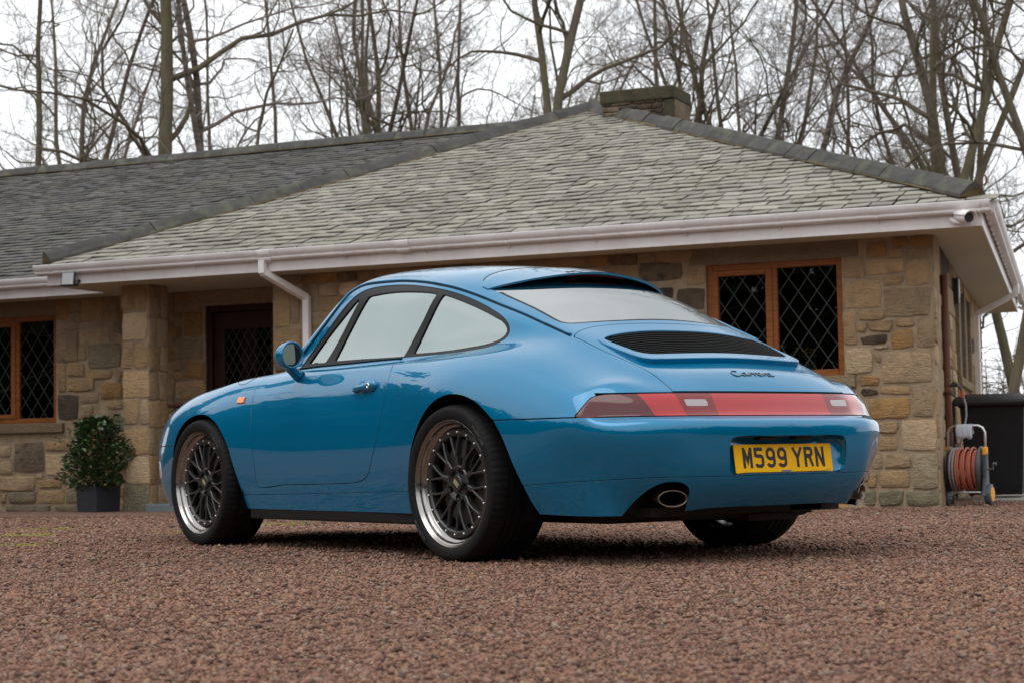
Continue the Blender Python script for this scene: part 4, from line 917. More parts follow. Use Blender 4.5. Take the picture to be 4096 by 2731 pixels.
def slate_mat(name, cols, moss, lich):
    m = mat(name, cols[0], .82, spec=.3); g = NG(m); oi = g.n('ObjectInfo'); at = g.n('Attribute'); at.attribute_name = 'tone'
    rnd = g.math('ADD', g.math('MULTIPLY', oi.outputs['Random'], 1.0), at.outputs['Fac']); rnd = g.math('FRACT', rnd)
    geo = g.n('NewGeometry'); c = g.ramp(rnd, [(k / (len(cols) - 1), x) for k, x in enumerate(cols)])
    p = geo.outputs['Position']; n1 = g.noise(p, 1.1, 5, .6)
    c = g.mix(g.math('MULTIPLY', g.ramp(n1, [(.42, (0, 0, 0)), (.62, (1, 1, 1))]), .40), c, lich)
    c = g.mix(g.math('MULTIPLY', g.ramp(g.noise(p, .8, 3), [(.55, (0, 0, 0)), (.72, (1, 1, 1))]), .45), c, (.055, .055, .052))
    c = g.mix(g.math('MULTIPLY', g.ramp(g.noise(p, 34, 5, .7), [(.55, (0, 0, 0)), (.75, (1, 1, 1))]), .5), c, (.075, .075, .055))
    c = g.mix(g.math('MULTIPLY', g.ramp(g.noise(p, 7, 6, .75), [(.58, (0, 0, 0)), (.70, (1, 1, 1))]), moss), c, (.10, .095, .02))
    g.col(c); g.bump(g.noise(p, 45, 7, .7), .8, .008); return m
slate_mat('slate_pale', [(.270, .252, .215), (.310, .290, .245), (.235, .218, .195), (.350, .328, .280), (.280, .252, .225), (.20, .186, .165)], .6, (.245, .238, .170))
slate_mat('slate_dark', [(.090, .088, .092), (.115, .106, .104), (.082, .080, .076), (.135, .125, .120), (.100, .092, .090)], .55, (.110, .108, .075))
m = mat('ridge_stone', (.06, .063, .068), .85); g = NG(m); v = g.coord(); oi = g.n('ObjectInfo'); geo = g.n('NewGeometry')
c = g.ramp(g.noise(geo.outputs['Position'], 3, 6, .7), [(.3, (.026, .025, .024)), (.6, (.060, .057, .052)), (.8, (.12, .11, .085))]); c = g.mix(g.math('MULTIPLY', g.ramp(g.noise(geo.outputs['Position'], 5, 5), [(.5, (0, 0, 0)), (.7, (1, 1, 1))]), .5), c, (.14, .145, .09)); g.col(c); g.bump(g.noise(geo.outputs['Position'], 30, 6), .7, .01)
m = mat('moss_litter', (.10, .065, .02), 1); g = NG(m); geo = g.n('NewGeometry'); g.col(g.ramp(g.noise(geo.outputs['Position'], 25, 4), [(.3, (.05, .035, .015)), (.5, (.13, .08, .03)), (.7, (.10, .10, .03))]))
mat('rusty_iron', (.14, .055, .030), .8); mat('black_plastic', (.018, .019, .021), .42); mat('black_plastic_dull', (.009, .009, .010), .6, spec=.3)

STONES = []; SM = {}
def stone_mesh(w, h, dep, seed):
    r = random.Random(seed); n = 20; P = []; J = [(r.uniform(-.020, .008), r.uniform(-.016, .006)) for _ in range(4)]
    for k in range(n):
        a = 2 * PI * (k + .5) / n; c, s = math.cos(a), math.sin(a); q = 1 / max(abs(c), abs(s)); q = q - (q - 1) * .07
        jx, jz = J[(0 if s < 0 else 2) + (1 if c > 0 else 0)]; tx, tz = abs(s * q), abs(c * q)
        P.append((c * q * (w / 2 + jx * tx) + r.uniform(-.004, .004), s * q * (h / 2 + jz * tz) + r.uniform(-.003, .003)))
    mb = MB(); vs = [(x, 0, z) for x, z in P] + [(x, -dep * .62, z) for x, z in P]
    e = min(w, h) * .065 + .002; vs += [(x - math.copysign(min(e, abs(x)), x) * .8, -dep * r.uniform(.90, 1.1), z - math.copysign(min(e, abs(z)), z) * .8) for x, z in P]
    vs += [(r.uniform(-.1, .1) * w, -dep * r.uniform(1.0, 1.35), r.uniform(-.1, .1) * h)]
    f = [(i, (i + 1) % n, n + (i + 1) % n, n + i) for i in range(n)] + [(n + i, n + (i + 1) % n, 2 * n + (i + 1) % n, 2 * n + i) for i in range(n)] + [(2 * n + i, 2 * n + (i + 1) % n, 3 * n) for i in range(n)]
    mb.add(vs, f); return mb.mesh('stone')
def put_stone(parent, x0, x1, z0, z1, y, kind, face=-1, name='stone', dep=None, pad=.005):
    """face -1: front face looks towards -Y of the parent frame"""
    w, h = x1 - x0 - pad, z1 - z0 - pad
    me = stone_mesh(w, h, dep or random.uniform(.012, .024), random.random()); me.materials.append(MT['stone_' + kind] if len(kind) == 1 else MT[kind])
    o = link_mesh(name, me, None, parent, True); sharp_edges(me, R(38)); o.location = ((x0 + x1) / 2, y, (z0 + z1) / 2); STONES.append(o); return o
def over(a, L, m=.01): return any(a[0] < b[1] - m and a[1] > b[0] + m and a[2] < b[3] - m and a[3] > b[2] + m for b in L)
def fill_stones(parent, x0, x1, z0, z1, y, avoid, seed, kinds='tttbbopggk', rows=(.16, .30), wid=(.18, .46)):
    r = random.Random(seed); z = z0; out = []
    while z < z1 - .05:
        h = min(r.uniform(*rows), z1 - z); h = z1 - z if z1 - z - h < .08 else h; x = x0 + r.uniform(-.1, 0)
        while x < x1 - .04:
            w = r.uniform(*wid); xe = min(x + w, x1); xe = x1 if x1 - xe < .1 else xe; xa = max(x, x0)
            parts = [(z, z + h)]
            if h > .2 and r.random() < .35: c = z + h * r.uniform(.4, .6); parts = [(z, c), (c, z + h)]
            for a, b in parts:
                bx = (xa, xe, a, b)
                if not over(bx, avoid): put_stone(parent, *bx, y, r.choice(kinds))
                else:
                    # shorten towards free space
                    for (qa, qb) in ((xa, xa + (xe - xa) * .5), (xa + (xe - xa) * .5, xe)):
                        if qb - qa > .09 and not over((qa, qb, a, b), avoid): put_stone(parent, qa, qb, a, b, y, r.choice(kinds))
            x = xe
        z += h

def build_house():
    house = empty('stone_bungalow', HO, HRZ)
    tag(house, 'single storey stone bungalow with pale slate hipped roof and white gutters', 'house')
    CRX = lambda v: -.12 * v                                   # the gable-side wall runs slightly skew
    W0, S = -.14, 2.27
    def P(name, fn, m, smooth=False, bv=0, parent=None):
        mb = MB(); fn(mb); o = mb.build(name, MT[m], parent or house, smooth)
        if bv: bevel(o, bv)
        return o
    # --- walls (mortar cores)
    wx0, wx1, wz0, wz1 = -2.055, -.795, 1.075, 2.115
    def mainwall(mb):
        T = .30
        mb.box((-6.64, .0, W0), (wx0, T, S)); mb.box((wx1, .0, W0), (0, T, S)); mb.box((wx0, 0, W0), (wx1, T, wz0)); mb.box((wx0, 0, wz1), (wx1, T, S))
    front = P('front_wall', mainwall, 'mortar')
    lw0, lw1, lz0, lz1 = -12.2, -10.10, .875, 2.10; dx0, dx1, dz1 = -8.10, -7.10, 2.10
    def leftwall(mb):
        a, b = 1.0, 1.3
        mb.box((-16, a, W0), (lw0, b, S)); mb.box((lw0, a, W0), (lw1, b, lz0)); mb.box((lw0, a, lz1), (lw1, b, S)); mb.box((lw1, a, W0), (dx0, b, S)); mb.box((dx0, a, dz1), (dx1, b, S)); mb.box((dx1, a, W0), (-6.64, b, S))
        mb.box((-6.64, .3, W0), (-6.34, 1.3, S))
    left = P('wing_wall', leftwall, 'mortar')
    sidew = P('side_wall', lambda mb: (mb.add([(-.040, .302, W0), (CRX(9.6) - .003, 9.6, W0), (CRX(9.6) - .3, 9.6, W0), (-.306, .302, W0), (-.040, .302, S), (CRX(9.6) - .003, 9.6, S), (CRX(9.6) - .3, 9.6, S), (-.306, .302, S)], [(0, 1, 5, 4), (1, 2, 6, 5), (2, 3, 7, 6), (3, 0, 4, 7), (4, 5, 6, 7)])), 'mortar')
    col = P('porch_column', lambda mb: mb.box((-8.475, .012, W0), (-8.155, .36, S)), 'mortar')
    # --- traced stones
    for x0, x1, z0, z1, k in RW: put_stone(front, x0, min(x1, 0), z0, z1, .0, k)
    for x0, x1, z0, z1, k in MW: put_stone(front, x0, x1, z0, z1, .0, k)
    for x0, x1, z0, z1, k in LW: put_stone(left, x0, x1, z0, z1, 1.0, k)
    for x0, x1, z0, z1, k in PW: put_stone(left, x0, min(x1, dx0 - .01), z0, z1, 1.0, k)
    rwb = [t[:4] for t in RW]; lwb = [t[:4] for t in LW]; pwb = [t[:4] for t in PW]; mwb = [t[:4] for t in MW]
    openR = (wx0 - .01, wx1 + .01, wz0 - .12, wz1 + .24)
    fill_stones(front, -.80, 0, W0, S, 0, rwb + [openR], 3, 'tttbbo', (.12, .2), (.15, .3))
    fill_stones(front, -6.64, -.80, W0, S, 0, rwb + mwb + [openR], 5, 'tttbbopgs')
    fill_stones(left, -9.98, -8.5, W0, S, 1.0, lwb + [(-10.3, -9.9, 0, .9)], 8, 'tttbbog', (.14, .26), (.16, .34))
    fill_stones(left, -8.5, dx0 - .01, W0, S, 1.0, pwb, 9, 'ttbbo', (.12, .22), (.14, .3))
    fill_stones(left, lw1 + .01, -9.9, .95, S, 1.0, lwb, 10, 'ttbo', (.14, .26), (.1, .24))
    fill_stones(left, -13.2, -9.9, W0, .72, 1.0, lwb, 11, 'ttbbpg')
    # column: blocks all round, drawn on the front and the right cheek
    for x0, x1, z0, z1, k in CW: put_stone(col, max(x0, -8.49), min(x1, -8.145), z0, z1, .012, k, dep=.014)
    for z0, z1, k in ((-.13, .177, 'm'), (.185, .48, 'p'), (.49, .77, 't')):
        put_stone(col, -8.485, -8.15, z0, z1, .012, k, dep=.014)
    cheek = empty('cheek', (-8.155, .012, 0), PI / 2, col)
    zz = [-.13, .177, .48, .77, 1.06, 1.36, 1.63, 1.92, S - .01]; rr_ = random.Random(4)
    for a, b in zip(zz, zz[1:]):
        c = rr_.uniform(.12, .22)
        for x0, x1 in ((.002, c), (c, .345)): put_stone(cheek, x0, x1, a, b, 0, rr_.choice('tpb') if a != 1.63 else 'p', dep=.013)
    # corner return + side wall stones
    ang = math.atan2(9.6, CRX(9.6)); sf = empty('side_face', (0, 0, 0), ang, sidew)
    fill_stones(sf, .0, .92, W0, S, .0, [], 21, 'ttbbp', (.16, .30), (.28, .42))
    fill_stones(sf, .95, 9.6, W0, S, .0, [(3.3, 5.9, 1.15, 2.1)], 22, 'ttbbopgk', (.18, .34), (.30, .62))
    # --- lintels, sills
    for a in ((wx0 - .15, wx1 + .15, wz1 + .003, wz1 + .16, .0), (lw0 - .15, lw1 + .15, lz1 + .003, S - .005, 1.0)):
        mb = MB(); mb.box((a[0], a[4] - .012, a[2]), (a[1], a[4] + .1, a[3])); bevel(mb.build('lintel', MT['dressed_stone'], front if a[4] == 0 else left), .006)
    mb = MB(); mb.box((-8.45, .985, 2.117), (-6.70, 1.12, S - .01)); bevel(mb.build('lintel', MT['dressed_stone'], left), .006)
    for a in ((wx0 - .1, wx1 + .1, wz0 - .11, wz0 - .002, .0), (lw0 - .1, lw1 + .115, .765, lz0 - .002, 1.0)):
        mb = MB(); mb.box((a[0], a[4] - .05, a[2]), (a[1], a[4] + .14, a[3])); bevel(mb.build('sill', MT['dressed_stone'], front if a[4] == 0 else left), .008)
    # --- windows
    def window(x0, x1, z0, z1, y, casement, parent):
        w = empty('window', (0, y, 0), 0, house); F = .058; xm = (x0 + x1) / 2
        mb = MB(); D0, D1 = .03, .11
        mb.box((x0, D0, z0), (x0 + F, D1, z1)); mb.box((x1 - F, D0, z0), (x1, D1, z1)); mb.box((x0 + F, D0, z1 - F), (x1 - F, D1, z1)); mb.box((x0 + F, D0, z0), (x1 - F, D1, z0 + F)); mb.box((xm - F / 2, D0 + .002, z0 + F), (xm + F / 2, D1, z1 - F))
        bevel(mb.build('frame', MT['oak_frame'], w), .006)
        for side, (a, b) in (('l', (x0 + F, xm - F / 2)), ('r', (xm + F / 2, x1 - F))):
            zt, zb = z1 - F, z0 + F
            if side == 'l':
                c = .05; mb = MB(); e = D0 - .012; mb.box((a - .01, e, zb), (a + c, D0 + .04, zt)); mb.box((b - c, e, zb), (b + .012, D0 + .04, zt)); mb.box((a + c, e, zt - c), (b - c, D0 + .04, zt)); mb.box((a + c, e, zb), (b - c, D0 + .04, zb + c))
                bevel(mb.build('casement', MT['oak_frame'], w), .006); a, b, zt, zb = a + c, b - c, zt - c, zb + c
            mb = MB(); mb.box((a, D0 + .03, zb), (b, D0 + .034, zt)); p = mb.build('pane', MT['house_glass'], w)
            # diamond leading
            ww, hh = .172, .243; k0 = 0; yl = D0 + .026; cx, cz = (a + b) / 2, (zb + zt) / 2
            for s in (-1, 1):
                for k in range(-12, 13):
                    # line: (x-cx)/ww*1 + s*(z-cz)/hh = k + .5
                    pts = []
                    for z in (zb, zt):
                        x = cx + ww * ((k + .5) - s * (z - cz) / hh); pts.append((x, z))
                    (xa, za), (xb_, zb_) = pts; 
                    def clipx(xa, za, xb_, zb_):
                        o = [(xa, za), (xb_, zb_)]; 
                        if max(xa, xb_) < a or min(xa, xb_) > b: return None
                        r_ = []
                        for (x, z) in o:
                            if x < a: z = za + (zb_ - za) * (a - xa) / (xb_ - xa); x = a
                            if x > b: z = za + (zb_ - za) * (b - xa) / (xb_ - xa); x = b
                            r_.append((x, z))
                        return r_
                    q = clipx(xa, za, xb_, zb_)
                    if q:
                        mb = MB(); d = Vector((q[1][0] - q[0][0], 0, q[1][1] - q[0][1]))
                        if d.length < .02: continue
                        nn = Vector((-d.z, 0, d.x)).normalized() * .0036; A, B_ = Vector((q[0][0], yl, q[0][1])), Vector((q[1][0], yl, q[1][1])); e = Vector((0, .004, 0))
                        mb.add([A - nn, A + nn, B_ + nn, B_ - nn, A - nn + e, A + nn + e, B_ + nn + e, B_ - nn + e], [(0, 1, 2, 3), (0, 4, 5, 1), (3, 2, 6, 7), (0, 3, 7, 4), (1, 5, 6, 2)]); mb.build('lead_strip', MT['lead_came'], p)
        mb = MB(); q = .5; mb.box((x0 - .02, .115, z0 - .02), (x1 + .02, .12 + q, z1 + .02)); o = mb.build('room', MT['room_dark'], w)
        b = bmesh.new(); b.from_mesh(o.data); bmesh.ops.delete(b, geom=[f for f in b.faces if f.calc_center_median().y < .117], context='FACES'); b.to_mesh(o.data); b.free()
        return w
    wR = window(wx0, wx1, wz0, wz1, 0, True, front)
    wL = window(lw0 + .95, lw1, lz0, lz1, 1.0, True, left)
    mb = MB(); mb.box((-11.1, 1.2, 1.92), (-10.15, 1.22, 2.05)); mb.build('blind', MT['curtain'], house)
    mb = MB(); mb.box((lw0, 1.02, lz0), (lw0 + .95, 1.2, lz1)); mb.build('window_infill', MT['oak_frame'], house)
    # --- front door
    d = empty('front_door', (0, 1.0, 0), 0, house); mb = MB()
    mb.box((dx0, .02, W0), (dx0 + .07, .12, dz1)); mb.box((dx1 - .07, .02, W0), (dx1, .12, dz1)); mb.box((dx0 + .07, .02, dz1 - .07), (dx1 - .07, .12, dz1)); bevel(mb.build('frame', MT['door_timber'], d), .006)
    mb = MB(); a, b = dx0 + .075, dx1 - .075; mb.box((a, .06, W0), (a + .13, .10, dz1 - .075)); mb.box((b - .13, .06, W0), (b, .10, dz1 - .075)); mb.box((a + .13, .06, dz1 - .26), (b - .13, .10, dz1 - .075)); mb.box((a + .13, .06, W0), (b - .13, .10, .30)); bevel(mb.build('leaf', MT['door_timber'], d), .006)
    mb = MB(); mb.box((a + .13, .085, .30), (b - .13, .09, dz1 - .26)); gp = mb.build('glass', MT['house_glass'], d)
    for s in (-1, 1):
        for k in range(-9, 10):
            za, zb_ = .30, dz1 - .26; cx = (a + b) / 2; X = lambda z: cx + .1 * (k + .5 - s * (z - 1.1) / .165); x0_, x1_ = X(za), X(zb_); lo, hi = a + .13, b - .13
            if max(x0_, x1_) < lo or min(x0_, x1_) > hi: continue
            f = lambda x, z: (x, z) if lo <= x <= hi else ((lo if x < lo else hi), za + (zb_ - za) * ((lo if x < lo else hi) - x0_) / (x1_ - x0_))
            A, B_ = f(x0_, za), f(x1_, zb_); A, B_ = Vector((A[0], .08, A[1])), Vector((B_[0], .08, B_[1])); dd = B_ - A
            if dd.length < .03: continue
            nn = Vector((-dd.z, 0, dd.x)).normalized() * .004; mb = MB(); e = Vector((0, .004, 0)); mb.add([A - nn, A + nn, B_ + nn, B_ - nn, A - nn + e, B_ - nn + e, A + nn + e, B_ + nn + e], [(0, 1, 2, 3), (0, 3, 5, 4), (1, 6, 7, 2)]); mb.build('lead_strip', MT['lead_came'], gp)
    mb = MB(); mb.tube([(a + .05, .045, .98), (a + .05, .02, .98), (a + .05, .02, 1.0)], .018, 10); mb.build('door_knob', MT['black_plastic'], d)
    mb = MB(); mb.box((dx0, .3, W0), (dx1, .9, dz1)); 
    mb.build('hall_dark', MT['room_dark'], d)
    mb = MB(); mb.tube([(-8.648, .99, 1.03), (-8.372, .985, 1.028)], .026, 8); mb.build('iron_bar', MT['rusty_iron'], left)
    # --- soffits and fascias
    def soff(mb):
        mb.add([(-9.06, -.48, S), (.50, -.48, S), (.50 + CRX(10.2), 10.2, S), (-1.6, 10.2, S), (-1.6, 1.3, S), (-9.06, 1.3, S)], [(0, 1, 2, 3, 4, 5)])
        mb.add([(-16, .52, S - .0), (-9.07, .52, S), (-9.07, 1.3, S), (-16, 1.3, S)], [(0, 1, 2, 3)])
    so = MB(); soff(so); o = so.build('soffit', MT['soffit_board'], house, fix=False); sm_ = o.modifiers.new('s', 'SOLIDIFY'); sm_.thickness = .012; sm_.offset = 1
    def fascia(name, a, b):
        A, B_ = Vector((*a, 0)), Vector((*b, 0)); dd = (B_ - A).normalized(); nn = Vector((dd.y, -dd.x, 0)); mb = MB()
        Mx = Matrix(((dd.x, -nn.x, 0, A.x), (dd.y, -nn.y, 0, A.y), (0, 0, 1, 0), (0, 0, 0, 1))); L = (B_ - A).length
        mb.box((0, 0, S - .012), (L, .018, 2.44), Mx); return bevel(mb.build(name, MT['upvc_white'], house), .003)
    fascia('fascia', (-9.06, -.50), (.52, -.50)); fascia('fascia', (.522, -.498), (.50 + CRX(10.2), 10.2)); fascia('fascia', (-16, .50), (-9.08, .50)); fascia('fascia', (-9.062, .50), (-9.062, -.482))
    def gutter(a, b, caps=True, brk=.86, start=.2, joints=()):
        A, B_ = Vector((*a, 0)), Vector((*b, 0)); dd = (B_ - A).normalized(); nn = Vector((dd.y, -dd.x, 0)); L = (B_ - A).length
        Mx = Matrix(((dd.x, -nn.x, 0, A.x), (dd.y, -nn.y, 0, A.y), (0, 0, 1, 0), (0, 0, 0, 1)))
        pr = [(0, 2.458), (0, 2.372), (-.018, 2.364), (-.058, 2.366), (-.074, 2.374), (-.080, 2.386), (-.078, 2.398), (-.090, 2.410), (-.104, 2.428), (-.110, 2.448), (-.112, 2.462), (-.104, 2.466), (-.102, 2.450), (-.094, 2.43), (-.07, 2.40), (-.066, 2.385), (-.01, 2.38), (-.006, 2.458)]
        mb = MB(); n = len(pr); mb.add([Mx @ Vector((x, y, z)) for x in (0, L) for y, z in pr], [(i, (i + 1) % n, n + (i + 1) % n, n + i) for i in range(n)])
        mb.add([Mx @ Vector((0, y, z)) for y, z in pr[:12]], [tuple(range(12))]); g_ = mb.build('gutter', MT['upvc_white'], house, smooth=True); sharp_edges(g_.data, R(50))
        s = start; pr2 = [(y - .004 if y < 0 else y, z - .005) for y, z in pr[1:11]] 
        while s < L:
            mb = MB(); w = .022; pp = pr2 + [(-.118, 2.468)]; m_ = len(pp); mb.add([Mx @ Vector((s + x, y, z)) for x in (0, w) for y, z in pp], [(i, i + 1, m_ + i + 1, m_ + i) for i in range(m_ - 1)])
            mb.add([Mx @ Vector((s + x, y, z)) for x, y, z in ((.004, -.03, 2.362), (.018, -.03, 2.362), (.018, -.002, 2.325), (.004, -.002, 2.325), (.004, -.012, 2.362), (.018, -.012, 2.362))], [(0, 1, 2, 3), (0, 4, 3), (1, 5, 2)])
            mb.build('bracket', MT['upvc_white'], g_, fix=False); s += brk
        for s in joints:
            mb = MB(); pp = [(y - .006 if y < 0 else y, z - .006) for y, z in pr[1:12]]; m_ = len(pp); mb.add([Mx @ Vector((s + x, y, z)) for x in (-.07, .07) for y, z in pp], [(i, i + 1, m_ + i + 1, m_ + i) for i in range(m_ - 1)]); sd = mb.build('union', MT['upvc_white'], g_, fix=False); sm = sd.modifiers.new('s', 'SOLIDIFY'); sm.thickness = .006
        return g_
    gutter((-9.16, -.502), (.60, -.502), joints=(2.78, 4.3)); gutter((.540, -.49), (.52 + CRX(10.1), 10.1), start=.12, brk=.42); gutter((-16, .498), (-9.10, .498))
    # --- downpipes
    def pipe(path, r, name='downpipe', m='upvc_white', squash=None):
        mb = MB(); mb.tube(path, r, 4 if squash is None and m == 'upvc_white' else 8); return mb
    dp = empty('downpipe', (-6.40, 0, 0), 0, house); ww = .034
    def boxrun(mb, pts, w):
        for a, b in zip(pts, pts[1:]):
            a, b = Vector(a), Vector(b); d_ = (b - a).normalized(); x = Vector((1, 0, 0)) if abs(d_.x) < .9 else Vector((0, 1, 0)); y = d_.cross(x).normalized(); x = y.cross(d_)
            vs = [p + x * sx * w + y * sy * w for p in (a, b) for sx, sy in ((-1, -1), (1, -1), (1, 1), (-1, 1))]; mb.add(vs, [(0, 3, 2, 1), (4, 5, 6, 7), (0, 1, 5, 4), (1, 2, 6, 5), (2, 3, 7, 6), (3, 0, 4, 7)])
    mb = MB(); boxrun(mb, [(-.02, -.555, 2.37), (-.02, -.555, 2.235)], ww); boxrun(mb, [(-.02, -.555, 2.25), (.19, -.065, 2.02)], ww); boxrun(mb, [(.19, -.065, 2.04), (.19, -.065, W0)], ww); bevel(mb.build('pipe', MT['upvc_white'], dp), .006)
    for z in (1.30, .3):
        mb = MB(); mb.box((.15, -.105, z), (.23, -.02, z + .03)); mb.box((.10, -.03, z + .005), (.28, -.018, z + .025)); mb.build('clip', MT['upvc_white'], dp)
    dp2 = empty('downpipe', (0, 0, 0), 0, house); cx = CRX(6.7)
    mb = MB(); boxrun(mb, [(cx + .56, 6.7, 2.37), (cx + .56, 6.7, 2.24)], ww); boxrun(mb, [(cx + .56, 6.7, 2.25), (cx + .075, 6.7, 2.02)], ww); boxrun(mb, [(cx + .075, 6.7, 2.04), (cx + .075, 6.7, W0)], ww); bevel(mb.build('pipe', MT['upvc_white'], dp2), .006)
    for z in (1.45, .4):
        mb = MB(); mb.box((cx + .03, 6.66, z), (cx + .12, 6.745, z + .03)); mb.build('clip', MT['upvc_white'], dp2)
    rp = MB(); rp.tube([(CRX(.83) + .05, .83, W0), (CRX(.83) + .05, .83, 1.98)], .033, 10); rp.tube([(CRX(.83) + .05, .83, .9), (CRX(.83) + .05, .83, .96)], .042, 10)
    rp.build('iron_pipe', MT['rusty_iron'], house, smooth=True)
    # side window, alarm box
    mb = MB(); sfM = Matrix.Translation((0, 0, 0)) @ Matrix.Rotation(ang, 4, 'Z')
    mb.box((3.3, -.05, 1.15), (3.42, .03, 2.1), sfM); mb.box((4.5, -.05, 1.15), (4.62, .03, 2.1), sfM); mb.box((5.75, -.05, 1.15), (5.87, .03, 2.1), sfM); mb.box((3.3, -.06, 1.06), (5.9, .03, 1.15), sfM); bevel(mb.build('side_window_surround', MT['dressed_stone'], house), .006)
    mb = MB(); mb.box((3.42, -.01, 1.15), (5.75, .02, 2.1), sfM); mb.build('side_window_glass', MT['door_timber'], house)
    # --- roofs
    p = math.tan(R(21)); z0 = 2.455
    eaveL, eaveR, apex = (-9.10, -.56), (.58, -.56), (-5.15, 5.33)
    def plane_z(y, y0): return z0 + (y - y0) * p
    az = plane_z(apex[1], -.56)
    core = MB()
    core.add([(eaveL[0], eaveL[1], z0 - .02), (eaveR[0], eaveR[1], z0 - .02), (apex[0], apex[1], az - .02), (CRX(10.2) + .58, 10.2, z0 - .02), (-9.1, 8.0, z0 - .02), (-1.5, 8.4, az - .6)], [(0, 1, 2), (1, 3, 2), (0, 2, 4), (4, 2, 3)])
    core.add([(-24, .44, z0 - .02), (-6.2, .44, z0 - .02), (-6.2, 6.55, plane_z(6.55, .44) - .02), (-24, 6.55, plane_z(6.55, .44) - .02), (-24, 13, z0), (-6.2, 13, z0)], [(0, 1, 2, 3), (3, 2, 5, 4)])
    rc = core.build('roof', MT['slate_dark'], house, fix=False)
    cnt = [0]; shared = {}; rest = {'slate_pale': [], 'slate_dark': []}
    rs = random.Random(12)
    def slates(y0, X0, X1, ymax, left_edge, right_edge, mname, ex, wr, limit):
        rows = []; s = 0; cosp, sinp = math.cos(R(21)), math.sin(R(21)); k = 0
        while True:
            y = y0 - .012 + s * cosp
            if y > ymax: break
            xa, xb_ = left_edge(y + ex * .5 * cosp), right_edge(y + ex * .5 * cosp); x = X0 + rs.uniform(-.2, 0) + (.1 if k % 2 else 0)
            while x < X1:
                w = rs.uniform(*wr); c = x + w / 2
                if xa - .03 < c < xb_ + .03: rows.append((x, w, y, s))
                x += w
            s += ex; k += 1
        out = []
        for (x, w, y, s) in rows:
            z = plane_z(y, y0); t = .010; L = ex * 1.30; lift = rs.uniform(.016, .026); tw = rs.uniform(-.005, .005); hz = rs.uniform(-.004, .004); g_ = rs.uniform(.005, .009)
            c0 = (x + g_, y + hz, z + lift + t + tw); c1 = (x + w - g_, y + hz + rs.uniform(-.005, .005), z + lift + t - tw)
            d_ = Vector((0, cosp * L, sinp * L - lift * .9))
            a0, a1 = Vector(c0), Vector(c1); tt = Vector((0, .002, -t))
            V8 = [a0, a1, a1 + d_, a0 + d_, a0 + tt, a1 + tt]
            out.append((V8, x, y))
        return out
    FQ = [(0, 1, 2, 3), (0, 4, 5, 1), (0, 3, 4), (1, 5, 2)]
    lerp = lambda a, b, t: a + (b - a) * t
    tL = lambda y: lerp(eaveL[0], apex[0], (y + .56) / (apex[1] + .56)); tR = lambda y: lerp(eaveR[0], apex[0], (y + .56) / (apex[1] + .56))
    main = slates(-.56, -9.1, .6, apex[1] - .05, tL, tR, 'slate_pale', .166, (.16, .27), 0)
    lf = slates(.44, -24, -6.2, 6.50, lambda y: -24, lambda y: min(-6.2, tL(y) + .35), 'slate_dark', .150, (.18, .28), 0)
    # nearest slates single, the rest one mesh
    cam_h = HM.inverted() @ Vector(CAMP)
    def emit(L, mname, nsingle):
        key = lambda q: (Vector((q[1], q[2], 3)) - cam_h).length * (1 - .0 * q[2]); L = sorted(L, key=key); bulkv, bulkf, tone = [], [], []
        for i, (V8, x, y) in enumerate(L):
            if i < nsingle:
                me = bpy.data.meshes.new('slate'); c = sum(V8[:4], Vector()) / 4; me.from_pydata([v_ - c for v_ in V8], [], FQ); me.materials.append(MT[mname]); o = bpy.data.objects.new('slate', me); COL.objects.link(o); o.parent = rc; o.location = c
            else:
                n = len(bulkv); bulkv += [tuple(v_) for v_ in V8]; bulkf += [tuple(j + n for j in f) for f in FQ]; tone += [rs.random()] * 6
        me = bpy.data.meshes.new('slate_courses'); me.from_pydata(bulkv, [], bulkf); at = me.attributes.new('tone', 'FLOAT', 'POINT'); at.data.foreach_set('value', tone); me.materials.append(MT[mname])
        o = bpy.data.objects.new('slate_courses', me); COL.objects.link(o); o.parent = rc; o['kind'] = 'stuff'
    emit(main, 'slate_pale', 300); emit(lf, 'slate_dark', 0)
    # hips and ridges: half-round-ish capping stones with mortar below
    def capline(A, B_, seg, name, w=.118, lift=.05):
        A, B_ = Vector(A), Vector(B_); L = (B_ - A).length; d_ = (B_ - A).normalized(); side = d_.cross(Vector((0, 0, 1))).normalized(); up = side.cross(d_)
        n = int(L / seg); q = 0
        mb = MB(); mb.add([A + side * w * 1.13 - up * .052, A - side * w * 1.13 - up * .052, A + up * lift * .8, B_ + side * w * 1.13 - up * .052, B_ - side * w * 1.13 - up * .052, B_ + up * lift * .8], [(0, 3, 5, 2), (1, 2, 5, 4), (0, 2, 1)])
        mb.build('bedding', MT['moss_litter'], rc, fix=False)
        for k in range(n):
            a = A + d_ * (L * k / n + .004); b = A + d_ * (L * (k + 1) / n - .004); j = Vector((0, 0, rs.uniform(-.008, .010))); rows = []; jw = rs.uniform(.94, 1.07)
            for P_, e in ((a, 0), (b, 0)):
                rows.append([P_ + side * x * w * jw + up * (z * lift * 2.0 - .012) + j for x, z in ((1.06, -.55), (1.03, -.25), (.55, .42), (.18, .78), (0, .84), (-.18, .78), (-.55, .42), (-1.03, -.25), (-1.06, -.55))])
            mb = MB(); m_ = 9; mb.add(rows[0] + rows[1], [(i, i + 1, m_ + i + 1, m_ + i) for i in range(8)] + [tuple(range(9)), tuple(range(17, 8, -1))]); mb.build(name, MT['ridge_stone'], rc)
    up_ = .045
    capline((eaveR[0] - .12, eaveR[1] + .08, z0 + .10), (apex[0], apex[1], az + .045), .44, 'hip_tile'); capline((eaveL[0] - .02, eaveL[1] + .10, z0 + .10), (apex[0], apex[1], az + .045), .60, 'hip_tile')
    rz_ = plane_z(6.55, .44) + .05; capline((-24, 6.55, rz_), (-6.2, 6.55, rz_), .46, 'ridge_tile')
